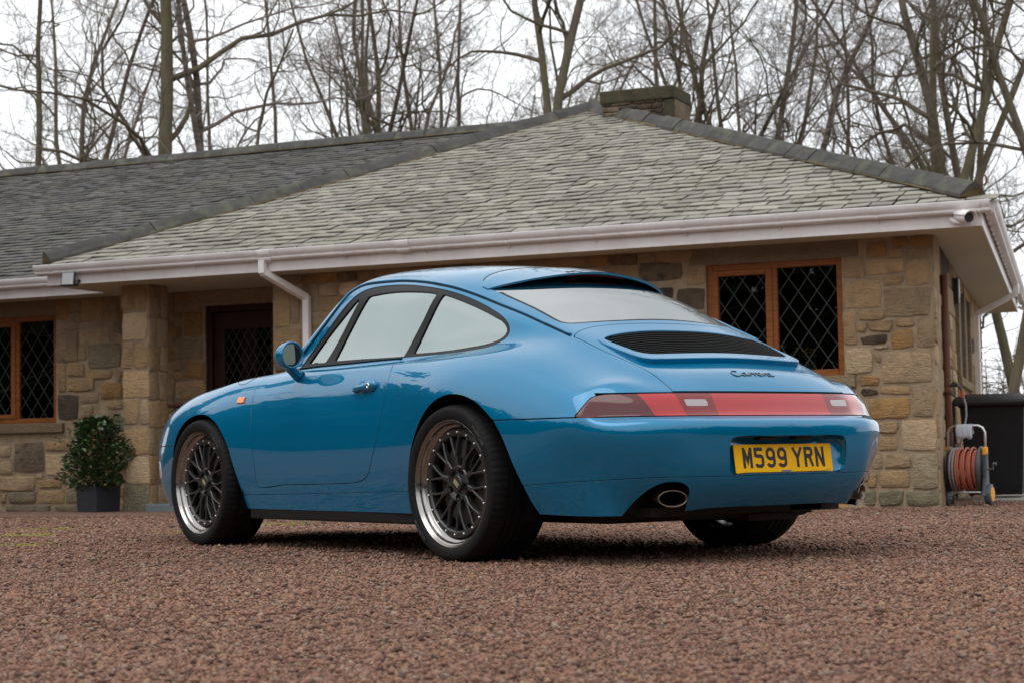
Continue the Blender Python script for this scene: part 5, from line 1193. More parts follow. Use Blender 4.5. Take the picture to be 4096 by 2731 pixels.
    # hip iron at the right corner
    mb = MB(); c = Vector((.50, -.45, z0 + .10)); dh = Vector((.7, -.7, 0)); mb.tube([c - dh * .1 + Vector((0, 0, -.02)), c + Vector((0, 0, .0)), c + dh * .03 + Vector((0, 0, .07))] + [c + dh * (.065 + .038 * math.cos(a)) + Vector((0, 0, .085 + .038 * math.sin(a))) for a in np.linspace(PI, -1.6, 12)], .008, 6); mb.build('hip_iron', MT['rusty_iron'], rc)
    # rubble chimney
    ch = empty('chimney', (0, 0, 0), 0, house); cy = 4.6
    cx0, cx1 = -4.76, -3.84; cz0, cz1 = 4.0, 4.78; CHD = .62
    mb = MB(); mb.box((cx0 + .02, cy + .02, cz0), (cx1 - .02, cy + CHD, cz1 - .02)); mb.build('stack_core', MT['mortar'], ch)
    r_ = random.Random(3); z = cz0
    while z < cz1 - .16:
        h = r_.uniform(.05, .085); x = cx0
        while x < cx1 - .16:
            w = r_.uniform(.12, .26); xe = min(x + w, cx1 - .14); put_stone(ch, x, xe, z, z + h, cy + .02, r_.choice('kkks'), dep=.03); x = xe
        z += h
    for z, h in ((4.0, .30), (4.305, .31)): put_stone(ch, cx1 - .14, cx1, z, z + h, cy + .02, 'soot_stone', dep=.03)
    mb = MB(); mb.box((cx0 - .02, cy - .03, cz1 - .16), (cx1 + .01, cy + CHD + .03, cz1)); bevel(mb.build('cap_slab', MT['soot_stone'], ch), .02)
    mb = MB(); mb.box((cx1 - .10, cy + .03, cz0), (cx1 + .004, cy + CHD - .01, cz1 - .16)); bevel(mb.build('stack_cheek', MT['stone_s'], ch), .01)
    # keep at most 300 single stones on the house: the ones nearest to the drive
    keep = sorted(STONES, key=lambda o: -(o.dimensions.x * o.dimensions.z) / ((o.matrix_world.translation if False else Vector(o.location)) - cam_h).length ** 2)
    return house, wR
def join_extra_stones(house):
    bpy.context.view_layer.update(); cp = Vector(CAMP)
    def score(o):
        d = (o.matrix_world.translation - cp).length; s = o.data.vertices; w = max(v.co.x for v in s) * 2; h = max(v.co.z for v in s) * 2; return -w * h / d ** 2
    L = sorted(STONES, key=score); extra = L[296:]
    if not extra: return
    by = {}
    for o in extra: by.setdefault(o.data.materials[0].name, []).append(o)
    V, F, MI, mats = [], [], [], []
    hi = house.matrix_world.inverted()
    for mn, os_ in by.items():
        mats.append(MT[mn]) if mn in MT else mats.append(os_[0].data.materials[0])
        for o in os_:
            M_ = hi @ o.matrix_world; n = len(V); V += [tuple(M_ @ v.co) for v in o.data.vertices]
            for p in o.data.polygons: F.append(tuple(i + n for i in p.vertices)); MI.append(len(mats) - 1)
            bpy.data.objects.remove(o)
    me = bpy.data.meshes.new('rubble'); me.from_pydata(V, [], F); me.polygons.foreach_set('material_index', MI); me.polygons.foreach_set('use_smooth', [True] * len(F)); o = link_mesh('rubble_infill', me, mats, house); o['kind'] = 'stuff'; sharp_edges(me, R(38))
# ------------------------------------------------------------------ ground
def moss(g, p, c, col):
    # moss grows in a few damp patches beside the front wheel and by the porch
    tot = None
    for (x, y, r) in ((1.2, 5.4, .55), (.0, 3.9, .35), (-.9, 4.4, .3), (1.9, 7.6, .4), (-.3, 5.6, .35), (2.9, 3.9, .3), (-1.4, 3.2, .22)):
        d = g.n('VectorMath'); d.operation = 'DISTANCE'; g.l(p, d.inputs[0]); d.inputs[1].default_value = (x, y, -.03); q = g.math('DIVIDE', d.outputs['Value'], r); q = g.math('SUBTRACT', 1.0, q); tot = q if tot is None else g.math('MAXIMUM', tot, q)
    f = g.math('ADD', tot, g.math('MULTIPLY', g.math('SUBTRACT', g.noise(p, 9, 6, .75), .5), 3.2)); f = g.ramp(f, [(.25, (0, 0, 0)), (.7, (.9, .9, .9))])
    gate = g.ramp(tot, [(0.0, (0, 0, 0)), (.15, (1, 1, 1))]); return g.mix(g.math('MULTIPLY', f, gate), c, col)
def gravel_mats():
    m = mat('gravel_bed', (.12, .075, .06), .95, spec=.2); g = NG(m); geo = g.n('NewGeometry'); p = geo.outputs['Position']
    vo = g.n('TexVoronoi'); vo.inputs['Scale'].default_value = 110; g.l(p, vo.inputs['Vector']); sp = g.n('SeparateColor'); g.l(vo.outputs['Color'], sp.inputs[0])
    c = g.ramp(sp.outputs[0], [(0, (.11, .060, .044)), (.25, (.20, .108, .076)), (.5, (.25, .140, .098)), (.72, (.295, .172, .118)), (.88, (.27, .20, .165)), (1, (.40, .27, .18))])
    c = g.mix(g.ramp(g.noise(p, .55, 4), [(.35, (0, 0, 0)), (.7, (.35, .35, .35))]), c, (.10, .062, .052))
    c = moss(g, p, c, (.22, .20, .04))
    g.col(c); inv = g.math('SUBTRACT', 1, vo.outputs['Distance']); g.bump(inv, 1.0, .012)
    m = mat('gravel_chip', (.2, .12, .1), .9, spec=.25); g = NG(m); at = g.n('Attribute'); at.attribute_name = 'tone'; geo = g.n('NewGeometry')
    c = g.ramp(at.outputs['Fac'], [(0, (.07, .038, .028)), (.10, (.12, .062, .044)), (.22, (.20, .104, .072)), (.42, (.245, .130, .089)), (.62, (.275, .150, .103)), (.80, (.305, .178, .122)), (.90, (.25, .19, .15)), (.96, (.33, .19, .11)), (.992, (.34, .26, .20)), (1, (.32, .14, .09))])
    c = g.mix(g.ramp(g.noise(geo.outputs['Position'], .55, 4), [(.35, (0, 0, 0)), (.7, (.35, .35, .35))]), c, (.15, .090, .072))
    p = geo.outputs['Position']; c = moss(g, p, c, (.26, .24, .04)); g.col(c)
gravel_mats()
mat('concrete_path', (.30, .28, .25), .9); mat('leaf_floor', (.075, .058, .035), 1)
def build_ground():
    # one sheet: fine near the drive, coarse out to the woods
    def grid(x0, x1, y0, y1, s): return x0, x1, y0, y1, s
    V, F = [], []
    xs = [-160, -90, -50, -32] + [-24 + 1.0 * i for i in range(45)] + [28, 50, 90, 160]; ys = [-160, -80, -40, -20] + [-12 + .5 * i for i in range(50)] + [20, 40, 90, 180]
    for y in ys:
        for x in xs:
            w = hw(x, y, 0); z = gz_h(x, y); V.append((w.x, w.y, z))
    n = len(xs); F = [(j * n + i, j * n + i + 1, (j + 1) * n + i + 1, (j + 1) * n + i) for j in range(len(ys) - 1) for i in range(n - 1)]
    me = bpy.data.meshes.new('ground'); me.from_pydata(V, [], F); o = link_mesh('gravel_drive', me, MT['gravel_bed'], None, True); o['kind'] = 'structure'
    # woodland floor behind the house, a little above the sheet
    mb = MB(); P = [hw(*p) for p in ((-60, 14, -.12), (70, 14, -.12), (110, 120, 1.2), (-110, 120, 1.2))]; P += [hw(*p) for p in ((4.5, 8.6, -.06), (70, 8.6, -.06))]; mb.add(P, [(0, 1, 2, 3), (4, 5, 1, (0)) ]); o = mb.build('woodland_floor', MT['leaf_floor']); o['kind'] = 'structure'
    mb = MB(); mb.box((.02, 1.55, -.2), (2.6, 9.0, -.075)); me = mb.mesh('p'); me.transform(HM); o = link_mesh('concrete_path', me, MT['concrete_path']); o['kind'] = 'structure'; bevel(o, .01)
    # loose chips lying on the bed: real little stones, smaller-faceted close by
    cam2 = Vector(CAMP); fw = Vector((math.sin(YAW), math.cos(YAW), 0)); rt = Vector((math.cos(YAW), -math.sin(YAW), 0))
    rng = np.random.default_rng(5)
    t = (1 + 5 ** .5) / 2; ico = np.array([(-1, t, 0), (1, t, 0), (-1, -t, 0), (1, -t, 0), (0, -1, t), (0, 1, t), (0, -1, -t), (0, 1, -t), (t, 0, -1), (t, 0, 1), (-t, 0, -1), (-t, 0, 1)]) / 1.9
    icof = np.array([(0, 11, 5), (0, 5, 1), (0, 1, 7), (0, 7, 10), (0, 10, 11), (1, 5, 9), (5, 11, 4), (11, 10, 2), (10, 7, 6), (7, 1, 8), (3, 9, 4), (3, 4, 2), (3, 2, 6), (3, 6, 8), (3, 8, 9), (4, 9, 5), (2, 4, 11), (6, 2, 10), (8, 6, 7), (9, 8, 1)])
    oc = np.array([(1, 0, 0), (-1, 0, 0), (0, 1, 0), (0, -1, 0), (0, 0, 1), (0, 0, -1)], float); ocf = np.array([(0, 2, 4), (2, 1, 4), (1, 3, 4), (3, 0, 4), (2, 0, 5), (1, 2, 5), (3, 1, 5), (0, 3, 5)])
    allv, allf, tone = [], [], []; base = 0
    for (d0, d1, dens, size, bv, bf) in ((2.9, 4.6, 12500, .0047, oc, ocf), (4.6, 7.4, 6600, .0052, oc, ocf), (7.4, 12.0, 2100, .0062, oc, ocf), (12.0, 17.5, 450, .0080, oc, ocf)):
        area = .5 * .62 * (d1 ** 2 - d0 ** 2); n = int(area * dens); d = np.sqrt(rng.uniform(d0 ** 2, d1 ** 2, n)); a = rng.uniform(-.31, .31, n)
        px = cam2.x + fw.x * d + rt.x * d * a; py = cam2.y + fw.y * d + rt.y * d * a
        hx = (px - HO.x) * HX.x + (py - HO.y) * HX.y; hy = (px - HO.x) * HY.x + (py - HO.y) * HY.y
        ok = (hy < -.02) | ((hx < -6.7) & (hy < .98)) | ((hx > .1) & (hy < 1.5)); px, py, hx, hy = px[ok], py[ok], hx[ok], hy[ok]; n = len(px)
        st = lambda t_: (lambda c: c * c * (3 - 2 * c))(np.clip(t_, 0, 1))
        pz = -.095 * st((hy + 7.8) / 7.3) - .035 * st(hy) * st((-hx - 4) / 4)
        s = size * rng.lognormal(0, .46, n); s = np.minimum(s, size * 2.6)
        V = np.repeat(bv[None], n, 0) * (1 + rng.uniform(-.42, .42, (n, len(bv), 1)))
        V = V * (s[:, None, None] * np.stack([rng.uniform(.8, 1.35, n), rng.uniform(.7, 1.0, n), rng.uniform(.40, .75, n)], 1)[:, None, :])
        a1, a2 = rng.uniform(0, 6.28, n), rng.normal(0, .35, n); c1, s1, c2, s2 = np.cos(a1), np.sin(a1), np.cos(a2), np.sin(a2)
        X, Y, Z = V[..., 0], V[..., 1], V[..., 2]; Y, Z = Y * c2[:, None] - Z * s2[:, None], Y * s2[:, None] + Z * c2[:, None]
        X, Y = X * c1[:, None] - Y * s1[:, None], X * s1[:, None] + Y * c1[:, None]
        V = np.stack([X + px[:, None], Y + py[:, None], Z + (pz + s * rng.uniform(.05, .5, n))[:, None]], -1)
        k = len(bv); allv.append(V.reshape(-1, 3)); allf.append((bf[None] + (np.arange(n) * k)[:, None, None] + base).reshape(-1, 3)); tone.append(np.repeat(rng.random(n), k)); base += n * k
    V = np.concatenate(allv); Fc = np.concatenate(allf); T = np.concatenate(tone); me = bpy.data.meshes.new('gravel')
    me.vertices.add(len(V)); me.vertices.foreach_set('co', V.ravel().astype(np.float32)); me.loops.add(len(Fc) * 3); me.loops.foreach_set('vertex_index', Fc.ravel().astype(np.int32)); me.polygons.add(len(Fc)); me.polygons.foreach_set('loop_start', (np.arange(len(Fc)) * 3).astype(np.int32))
    me.update(); at = me.attributes.new('tone', 'FLOAT', 'POINT'); at.data.foreach_set('value', T.astype(np.float32))
    o = link_mesh('gravel', me, MT['gravel_chip']); tag(o, 'loose reddish brown gravel chippings covering the drive', 'gravel', kind='stuff')

# ------------------------------------------------------------------ trees
m = mat('bark', (.08, .06, .042), .95, spec=.15); g = NG(m); v = g.coord((1, 1, .25)); geo = g.n('NewGeometry'); nz = g.n('SeparateXYZ'); g.l(geo.outputs['Normal'], nz.inputs[0])
c = g.ramp(g.noise(v, 9, 6, .7), [(.3, (.065, .053, .042)), (.55, (.13, .106, .08)), (.75, (.20, .165, .125))]); c = g.mix(g.math('MULTIPLY', g.ramp(g.noise(v, 1.2, 4), [(.38, (0, 0, 0)), (.62, (1, 1, 1))]), .55), c, (.135, .122, .060)); g.col(c); g.bump(g.noise(v, 30, 6), .8, .03)
m = mat('birch_bark', (.16, .13, .10), .9); g = NG(m); v = g.coord((1, 1, 4)); g.col(g.ramp(g.noise(v, 3, 5, .7), [(.38, (.040, .030, .022)), (.5, (.13, .10, .075)), (.75, (.24, .20, .165))]))
m = mat('twig_bark', (.19, .155, .135), 1, spec=.1)
def tubes(polys, ns):
    """many tapered tubes: polys = list of (k,3) points + radii; grouped by length for speed"""
    groups = {}
    for p, r in polys: groups.setdefault(len(p), []).append((p, r))
    VV, FF = [], []; base = 0
    for k, L in groups.items():
        P = np.array([q[0] for q in L]); Rd = np.array([q[1] for q in L]); N = len(L)
        T = np.empty_like(P); T[:, 1:-1] = P[:, 2:] - P[:, :-2]; T[:, 0] = P[:, 1] - P[:, 0]; T[:, -1] = P[:, -1] - P[:, -2]; T /= np.linalg.norm(T, axis=2, keepdims=True) + 1e-9
        ref = np.where(np.abs(T[:, :1, 2:3]) < .9, np.array([0, 0, 1.]), np.array([1., 0, 0])); X = np.cross(T, np.broadcast_to(ref, T.shape)); X /= np.linalg.norm(X, axis=2, keepdims=True) + 1e-9; Y = np.cross(T, X)
        a = np.arange(ns) * 2 * PI / ns; V = P[:, :, None] + Rd[:, :, None, None] * (X[:, :, None] * np.cos(a)[None, None, :, None] + Y[:, :, None] * np.sin(a)[None, None, :, None])
        i = np.arange(k - 1)[:, None] * ns; j = np.arange(ns)[None]; f = np.stack([i + j, i + (j + 1) % ns, i + ns + (j + 1) % ns, i + ns + j], -1).reshape(-1, 4)
        F = (f[None] + (np.arange(N) * k * ns)[:, None, None] + base).reshape(-1, 4); VV.append(V.reshape(-1, 3)); FF.append(F); base += N * k * ns
    return np.concatenate(VV), np.concatenate(FF)
def np_mesh(name, V, F):
    me = bpy.data.meshes.new(name); me.vertices.add(len(V)); me.vertices.foreach_set('co', V.ravel().astype(np.float32)); k = F.shape[1]; me.loops.add(len(F) * k); me.loops.foreach_set('vertex_index', F.ravel().astype(np.int32)); me.polygons.add(len(F)); me.polygons.foreach_set('loop_start', (np.arange(len(F)) * k).astype(np.int32)); me.update(); me.polygons.foreach_set('use_smooth', [True] * len(F)); return me
def make_tree(seed, H=13, r0=.17, lean=(0, 0), fork=0, spread=1.0, low=.22, dens=1.0, wig=1.0, forks=None):
    rg = random.Random(seed); trunks, limbs, twigs = [], [], []
    def path(p, d, L, n, wob, up):
        pts = [p]; d = d.normalized()
        for i in range(n):
            d = (d + Vector((rg.gauss(0, wob), rg.gauss(0, wob), rg.gauss(0, wob) + up))).normalized(); p = p + d * (L / n); pts.append(p)
        return pts, d
    def radii(a, b, n): return [a + (b - a) * (k / n) ** .8 for k in range(n + 1)]
    def grow(p, d, L, r, lvl):
        if lvl == 1: n, wob, up = 9, .27 * wig, .06
        elif lvl == 2: n, wob, up = 6, .30 * wig, .05
        elif lvl == 3: n, wob, up = 4, .20, .04
        else: n, wob, up = 3, .20, .02
        pts, _d = path(p, d, L, n, wob, up); rad = radii(r, max(r * .28, .0022), n); (limbs if lvl <= 2 else twigs).append((pts, rad))
        if lvl >= 5: return
        kids = {1: 8, 2: 5, 3: 2.9, 4: 1.0}[lvl] * dens; kids = int(kids + rg.random())
        for k in range(kids):
            t = rg.uniform(.18, .98) * n; i = min(int(t), n - 1); q = pts[i].lerp(pts[i + 1], t - i); ax = (pts[i + 1] - pts[i]).normalized()
            perp = ax.cross(Vector((rg.gauss(0, 1), rg.gauss(0, 1), rg.gauss(0, 1)))).normalized(); an = rg.uniform(.45, 1.05); dd = ax * math.cos(an) + perp * math.sin(an) + Vector((0, 0, .18))
            grow(q, dd, L * rg.uniform(.34, .62) * (1 - .35 * t / n), max(rad[i] * rg.uniform(.40, .58), .0026), lvl + 1)
    stems = forks or [(0, 0, 1.0, 0)]
    base = Vector((0, 0, -.3)); main, d = path(base, Vector((lean[0], lean[1], 1)), H, 14, .075 * wig, .05); rad = [r0 * (1.25 if k == 0 else 1) * (1 - .86 * (k / 14) ** 1.0) + .012 for k in range(15)]; trunks.append((main, rad))
    if fork:
        i = rg.randint(3, 5)
        for k in range(fork):
            a = rg.uniform(0, 6.28); dd = (main[i + 1] - main[i]).normalized() + Vector((math.cos(a), math.sin(a), 0)) * rg.uniform(.22, .45); pts, _ = path(main[i], dd, H * .62, 9, .06, .05); rr = [rad[i] * .75 * (1 - .84 * j / 9) + .010 for j in range(10)]; trunks.append((pts, rr))
    for pts, rr in list(trunks):
        n = len(pts) - 1; K = int((17 if n == 14 else 9) * dens)
        for k in range(K):
            t = (low + (1 - low) * (k + rg.random()) / K) * n; i = min(int(t), n - 1); q = pts[i].lerp(pts[i + 1], t - i); a = rg.uniform(0, 6.28); el = rg.uniform(.25, 1.0)
            grow(q, Vector((math.cos(a), math.sin(a), el)), H * rg.uniform(.20, .36) * spread * (1.1 - .55 * t / n), min(rr[i] * rg.uniform(.35, .65), .065), 1)
    arr = lambda L: [(np.array([tuple(q) for q in p]), np.array(r)) for p, r in L]
    return np_mesh('trunk', *tubes(arr(trunks), 10)), np_mesh('limbs', *tubes(arr(limbs), 5)), np_mesh('twigs', *tubes(arr(twigs), 3))
def build_woods():
    kinds = {}
    specs = {'a': dict(seed=1, H=14, r0=.17, spread=1.25, low=.18, wig=1.2), 'b': dict(seed=2, H=13, r0=.08, spread=1.0, wig=1.3), 'c': dict(seed=3, H=13, r0=.105, fork=2, low=.3), 'd': dict(seed=4, H=14, r0=.125, lean=(-.22, 0), fork=1, low=.25, spread=.85),
             'e': dict(seed=5, H=12, r0=.085, fork=3, low=.15, spread=1.1), 'f': dict(seed=6, H=13, r0=.058, spread=.65, dens=.85), 'g': dict(seed=7, H=12, r0=.085, wig=1.7, low=.12, spread=1.2), 'h': dict(seed=8, H=14, r0=.10, low=.35, fork=1, spread=.9)}
    for k, s in specs.items(): kinds[k] = make_tree(**s)
    def tree(kind, x, y, rz, sc, bark='bark', label=None, group='bare trees standing behind the bungalow', cat='tree', name='bare_tree'):
        z = gz(x, y); t = empty(name, (x, y, z), rz); t.scale = (sc, sc, sc)
        for me, nm, mt in zip(kinds[kind], ('trunk', 'limbs', 'twigs'), (bark, 'bark' if bark == 'bark' else 'twig_bark', 'twig_bark')):
            o = bpy.data.objects.new(nm, me); COL.objects.link(o); o.parent = t
            if not me.materials: me.materials.append(MT[mt])
            o.material_slots[0].link = 'OBJECT'; o.material_slots[0].material = MT[mt]
        tag(t, label, cat, group); return t
    # image column (4096 px wide frame), distance, kind, turn, scale, bark, label
    f0 = Vector((math.sin(YAW), math.cos(YAW), 0)); r0 = Vector((math.cos(YAW), -math.sin(YAW), 0))
    T = [(150, 34, 'g', 1.0, 1.0, 'bark', 'low forked bare tree with crooked limbs at the far left above the roof ridge'),
         (410, 40, 'b', 2.0, 1.05, 'bark', 'slim bare tree just left of the thickest dark trunk'),
         (645, 33, 'a', .2, 1.1, 'bark', 'thickest dark bare tree with a long low limb bending over the left ridge'),
         (760, 42, 'f', 1.2, 1.0, 'bark', 'thin bare tree immediately right of the thickest dark trunk'),
         (955, 35, 'h', 2.6, 1.0, 'birch_bark', 'pale mossy trunk leaning slightly left above the left ridge'),
         (1060, 44, 'f', .4, 1.1, 'bark', 'very thin bare tree right of the pale mossy trunk'),
         (1285, 40, 'c', 5.1, 1.0, 'bark', 'bare tree dividing into several upright stems above the left ridge'),
         (1400, 37, 'g', 3.1, .95, 'bark', 'dark bare tree forking low, left of the curved leaning one'),
         (1500, 46, 'e', .9, 1.0, 'bark', 'bare tree with a stem sweeping out to the right over the ridge'),
         (1690, 42, 'b', 4.0, 1.0, 'bark', 'small upright bare tree where the two roofs meet'),
         (1855, 45, 'f', 5.0, 1.15, 'birch_bark', 'slender silvery birch left of the roof peak'),
         (1930, 38, 'e', 2.2, .85, 'bark', 'bushy bare tree close behind the left slope of the roof peak'),
         (2350, 34, 'd', YAW * -1 + .0, 1.1, 'bark', 'stout mossy tree leaning left beside the roof peak'),
         (2240, 47, 'b', 3.3, 1.0, 'bark', 'faint bare tree left of the leaning mossy one'),
         (2665, 44, 'f', 1.7, 1.1, 'birch_bark', 'pale birch rising straight behind the chimney'),
         (2745, 38, 'c', .3, 1.0, 'bark', 'forked bare tree directly right of the chimney'),
         (3080, 37, 'e', 3.8, 1.15, 'bark', 'broad many stemmed bare tree above the right roof slope'),
         (3190, 41, 'h', .8, 1.05, 'bark', 'tall bare tree just right of the many stemmed one'),
         (3390, 36, 'b', 2.9, 1.1, 'birch_bark', 'straight pale trunk midway along the right hip'),
         (3500, 45, 'g', 5.5, 1.05, 'bark', 'crooked bare tree behind the right hip'),
         (3610, 33, 'h', 4.4, 1.05, 'bark', 'sturdy brown trunk, left one of the pair above the right eave'),
         (3700, 34, 'd', 1.9, 1.0, 'bark', 'sturdy mossy trunk, right one of the pair above the right eave'),
         (3800, 43, 'e', .1, 1.0, 'bark', 'thin stemmed bare tree leaning right over the roof corner'),
         (3960, 30, 'b', 5.9, 1.1, 'bark', 'dark trunk seen past the end of the side wall above the bin'),
         (4060, 40, 'c', 2.5, 1.1, 'bark', 'bare tree at the right edge beyond the side gutter')]
    for px, D, k, rz, sc, bk, lb in T:
        a = (px - 2048) / 7339.1; p = Vector(CAMP) + f0 * D + r0 * D * a; tree(k, p.x, p.y, rz, sc, bk, lb)
    # filler trees deeper in the wood; nothing tells these apart
    rg = random.Random(77); n = 0
    for k in range(6):
        px = -200 + 4500 * (k + rg.random()) / 6; D = rg.uniform(50, 66); a = (px - 2048) / 7339.1; p = Vector(CAMP) + f0 * D + r0 * D * a
        tree(rg.choice('bcefghe'), p.x, p.y, rg.uniform(0, 6.28), rg.uniform(.95, 1.35), 'bark', 'bare tree deeper in the wood behind the bungalow', 'bare trees deeper in the wood', name='woodland_tree')
    # trees on the far side of the drive, behind the photographer: they show in the paintwork
    for k in range(10):
        a = R(125 + 14 * k + rg.uniform(-3, 3)); D = rg.uniform(14, 18) if 200 < math.degrees(a) < 285 else rg.uniform(20, 27); x, y = D * math.sin(a), D * math.cos(a)
        tree(rg.choice('acdeh'), x - 3, y - 3, rg.uniform(0, 6.28), rg.uniform(.50, .62) if D < 19 else rg.uniform(.75, .95), 'bark', 'bare tree across the drive, mirrored in the car paint', 'bare trees across the drive', name='drive_tree')
    # far thicket: one mass
    polys = []; r2 = random.Random(9)
    for k in range(800):
        px = r2.uniform(-600, 4700); D = r2.uniform(52, 95); a = (px - 2048) / 7339.1; p = Vector(CAMP) + f0 * D + r0 * D * a; z = gz(p.x, p.y) + max(0, (D - 50)) * .02; h = r2.uniform(1.2, 4.2); d = Vector((r2.gauss(0, .2), r2.gauss(0, .2), 1))
        P = [Vector((p.x, p.y, z))]
        for j in range(5): P.append(P[-1] + d.normalized() * h / 5); d += Vector((r2.gauss(0, .16), r2.gauss(0, .16), 0))
        polys.append((np.array([tuple(q) for q in P]), np.array([.05 * (1 - j / 6.0) for j in range(6)]) * r2.uniform(.4, 1.4)))
        for j in range(10):
            i = r2.randint(1, 5); q = P[i]; e = Vector((r2.gauss(0, 1), r2.gauss(0, 1), r2.uniform(-.1, .8))); polys.append((np.array([tuple(q), tuple(q + e * .5), tuple(q + e * 1.0 + Vector((0, 0, .2)))]), np.array([.018, .013, .006])))
    for k in range(380):  # unseen stems across the drive, added for the treeline mirrored in the car
        a = R(r2.uniform(112, 366)); D = r2.uniform(19, 26) * min(1, max(.68, 1 - (math.degrees(a) - 335) / 31 * .32)); h = r2.uniform(4.5, 7.6) * 1.0; h = min(h, D * .22) if math.degrees(a) > 312 else h; d = Vector((r2.gauss(0, .12), r2.gauss(0, .12), 1)); P = [Vector((D * math.sin(a) - 3, D * math.cos(a) - 3, -.1))]
        for j in range(5): P.append(P[-1] + d.normalized() * h / 5); d += Vector((r2.gauss(0, .12), r2.gauss(0, .12), 0))
        polys.append((np.array([tuple(q) for q in P]), np.array([.07 * (1 - j / 6.0) for j in range(6)]) * r2.uniform(.4, 1.3)))
        for j in range(16):
            i = r2.randint(2, 5); q = P[i]; e = Vector((r2.gauss(0, 1), r2.gauss(0, 1), r2.uniform(.1, 1.0))) * .8; polys.append((np.array([tuple(q), tuple(q + e * .5), tuple(q + e * 1.0 + Vector((0, 0, .2)))]), np.array([.024, .016, .008])))
    me = np_mesh('thicket', *tubes(polys, 3)); o = link_mesh('undergrowth', me, MT['bark']); tag(o, 'tangled bare undergrowth of the wood behind the bungalow, with unseen stems across the drive', 'undergrowth', kind='stuff')
    # hedge opposite: the dark band low in the reflections
    V, F = [], []; n = 0
    for k in range(76000):
        a = R(r2.uniform(112, 366)); D = r2.uniform(19, 25) * min(1, max(.68, 1 - (math.degrees(a) - 335) / 31 * .32)); x, y, z = D * math.sin(a) - 3, D * math.cos(a) - 3, r2.uniform(0, 1) ** 1.5 * (4.9 + .9 * math.sin(a * 11) + .6 * math.sin(a * 29) + .4 * math.sin(a * 71))
        s = r2.uniform(.12, .30); q = Matrix.Rotation(r2.uniform(0, 6.28), 3, Vector((r2.gauss(0, 1), r2.gauss(0, 1), r2.gauss(0, 1))).normalized())
        V += [tuple(Vector((x, y, z)) + q @ Vector(w)) for w in ((-s, -s * .6, 0), (s, -s * .6, .03), (s, s * .6, 0), (-s, s * .6, .03))]; F.append((n, n + 1, n + 2, n + 3)); n += 4
    me = np_mesh('woodland_edge', np.array(V), np.array(F)); mat('hedge_leaf', (.030, .034, .020), .95, spec=.1); o = link_mesh('woodland_edge', me, MT['hedge_leaf']); tag(o, 'tall dark woodland edge across the drive, mirrored in the car paint', 'woodland', kind='stuff')

# ------------------------------------------------------------------ things round the house
def T_(o, X, Y, rz=0, z=None): w = hw(X, Y, 0); o.location = (w.x, w.y, gz_h(X, Y) if z is None else z); o.rotation_euler = (0, 0, HRZ + rz); return o
mat('leaf_green', (.045, .095, .030), .32, coat=.3, coat_r=.2); mat('leaf_light', (.085, .13, .035), .45); mat('stem_brown', (.07, .05, .03), .9); mat('yellow_petal', (.75, .50, .03), .6); mat('red_petal', (.5, .02, .05), .6); mat('pot_white', (.55, .55, .53), .5)
m = mat('planter_black', (.020, .022, .030), .45); g = NG(m); v = g.coord(); g.l(g.ramp(g.noise(v, 6, 4), [(.3, (.3, .3, .3)), (.7, (.6, .6, .6))]), g.b.inputs['Roughness'])
mat('yellow_plastic', (.85, .36, .005), .4); mat('grey_plastic', (.055, .065, .08), .45); mat('hose_orange', (.40, .105, .060), .6); mat('hose_grey', (.22, .24, .24), .5); mat('alu', (.62, .62, .62), .35, .9); mat('cloth', (.48, .50, .56), .95); mat('lamp_glass', (.42, .42, .42), .25, coat=1)
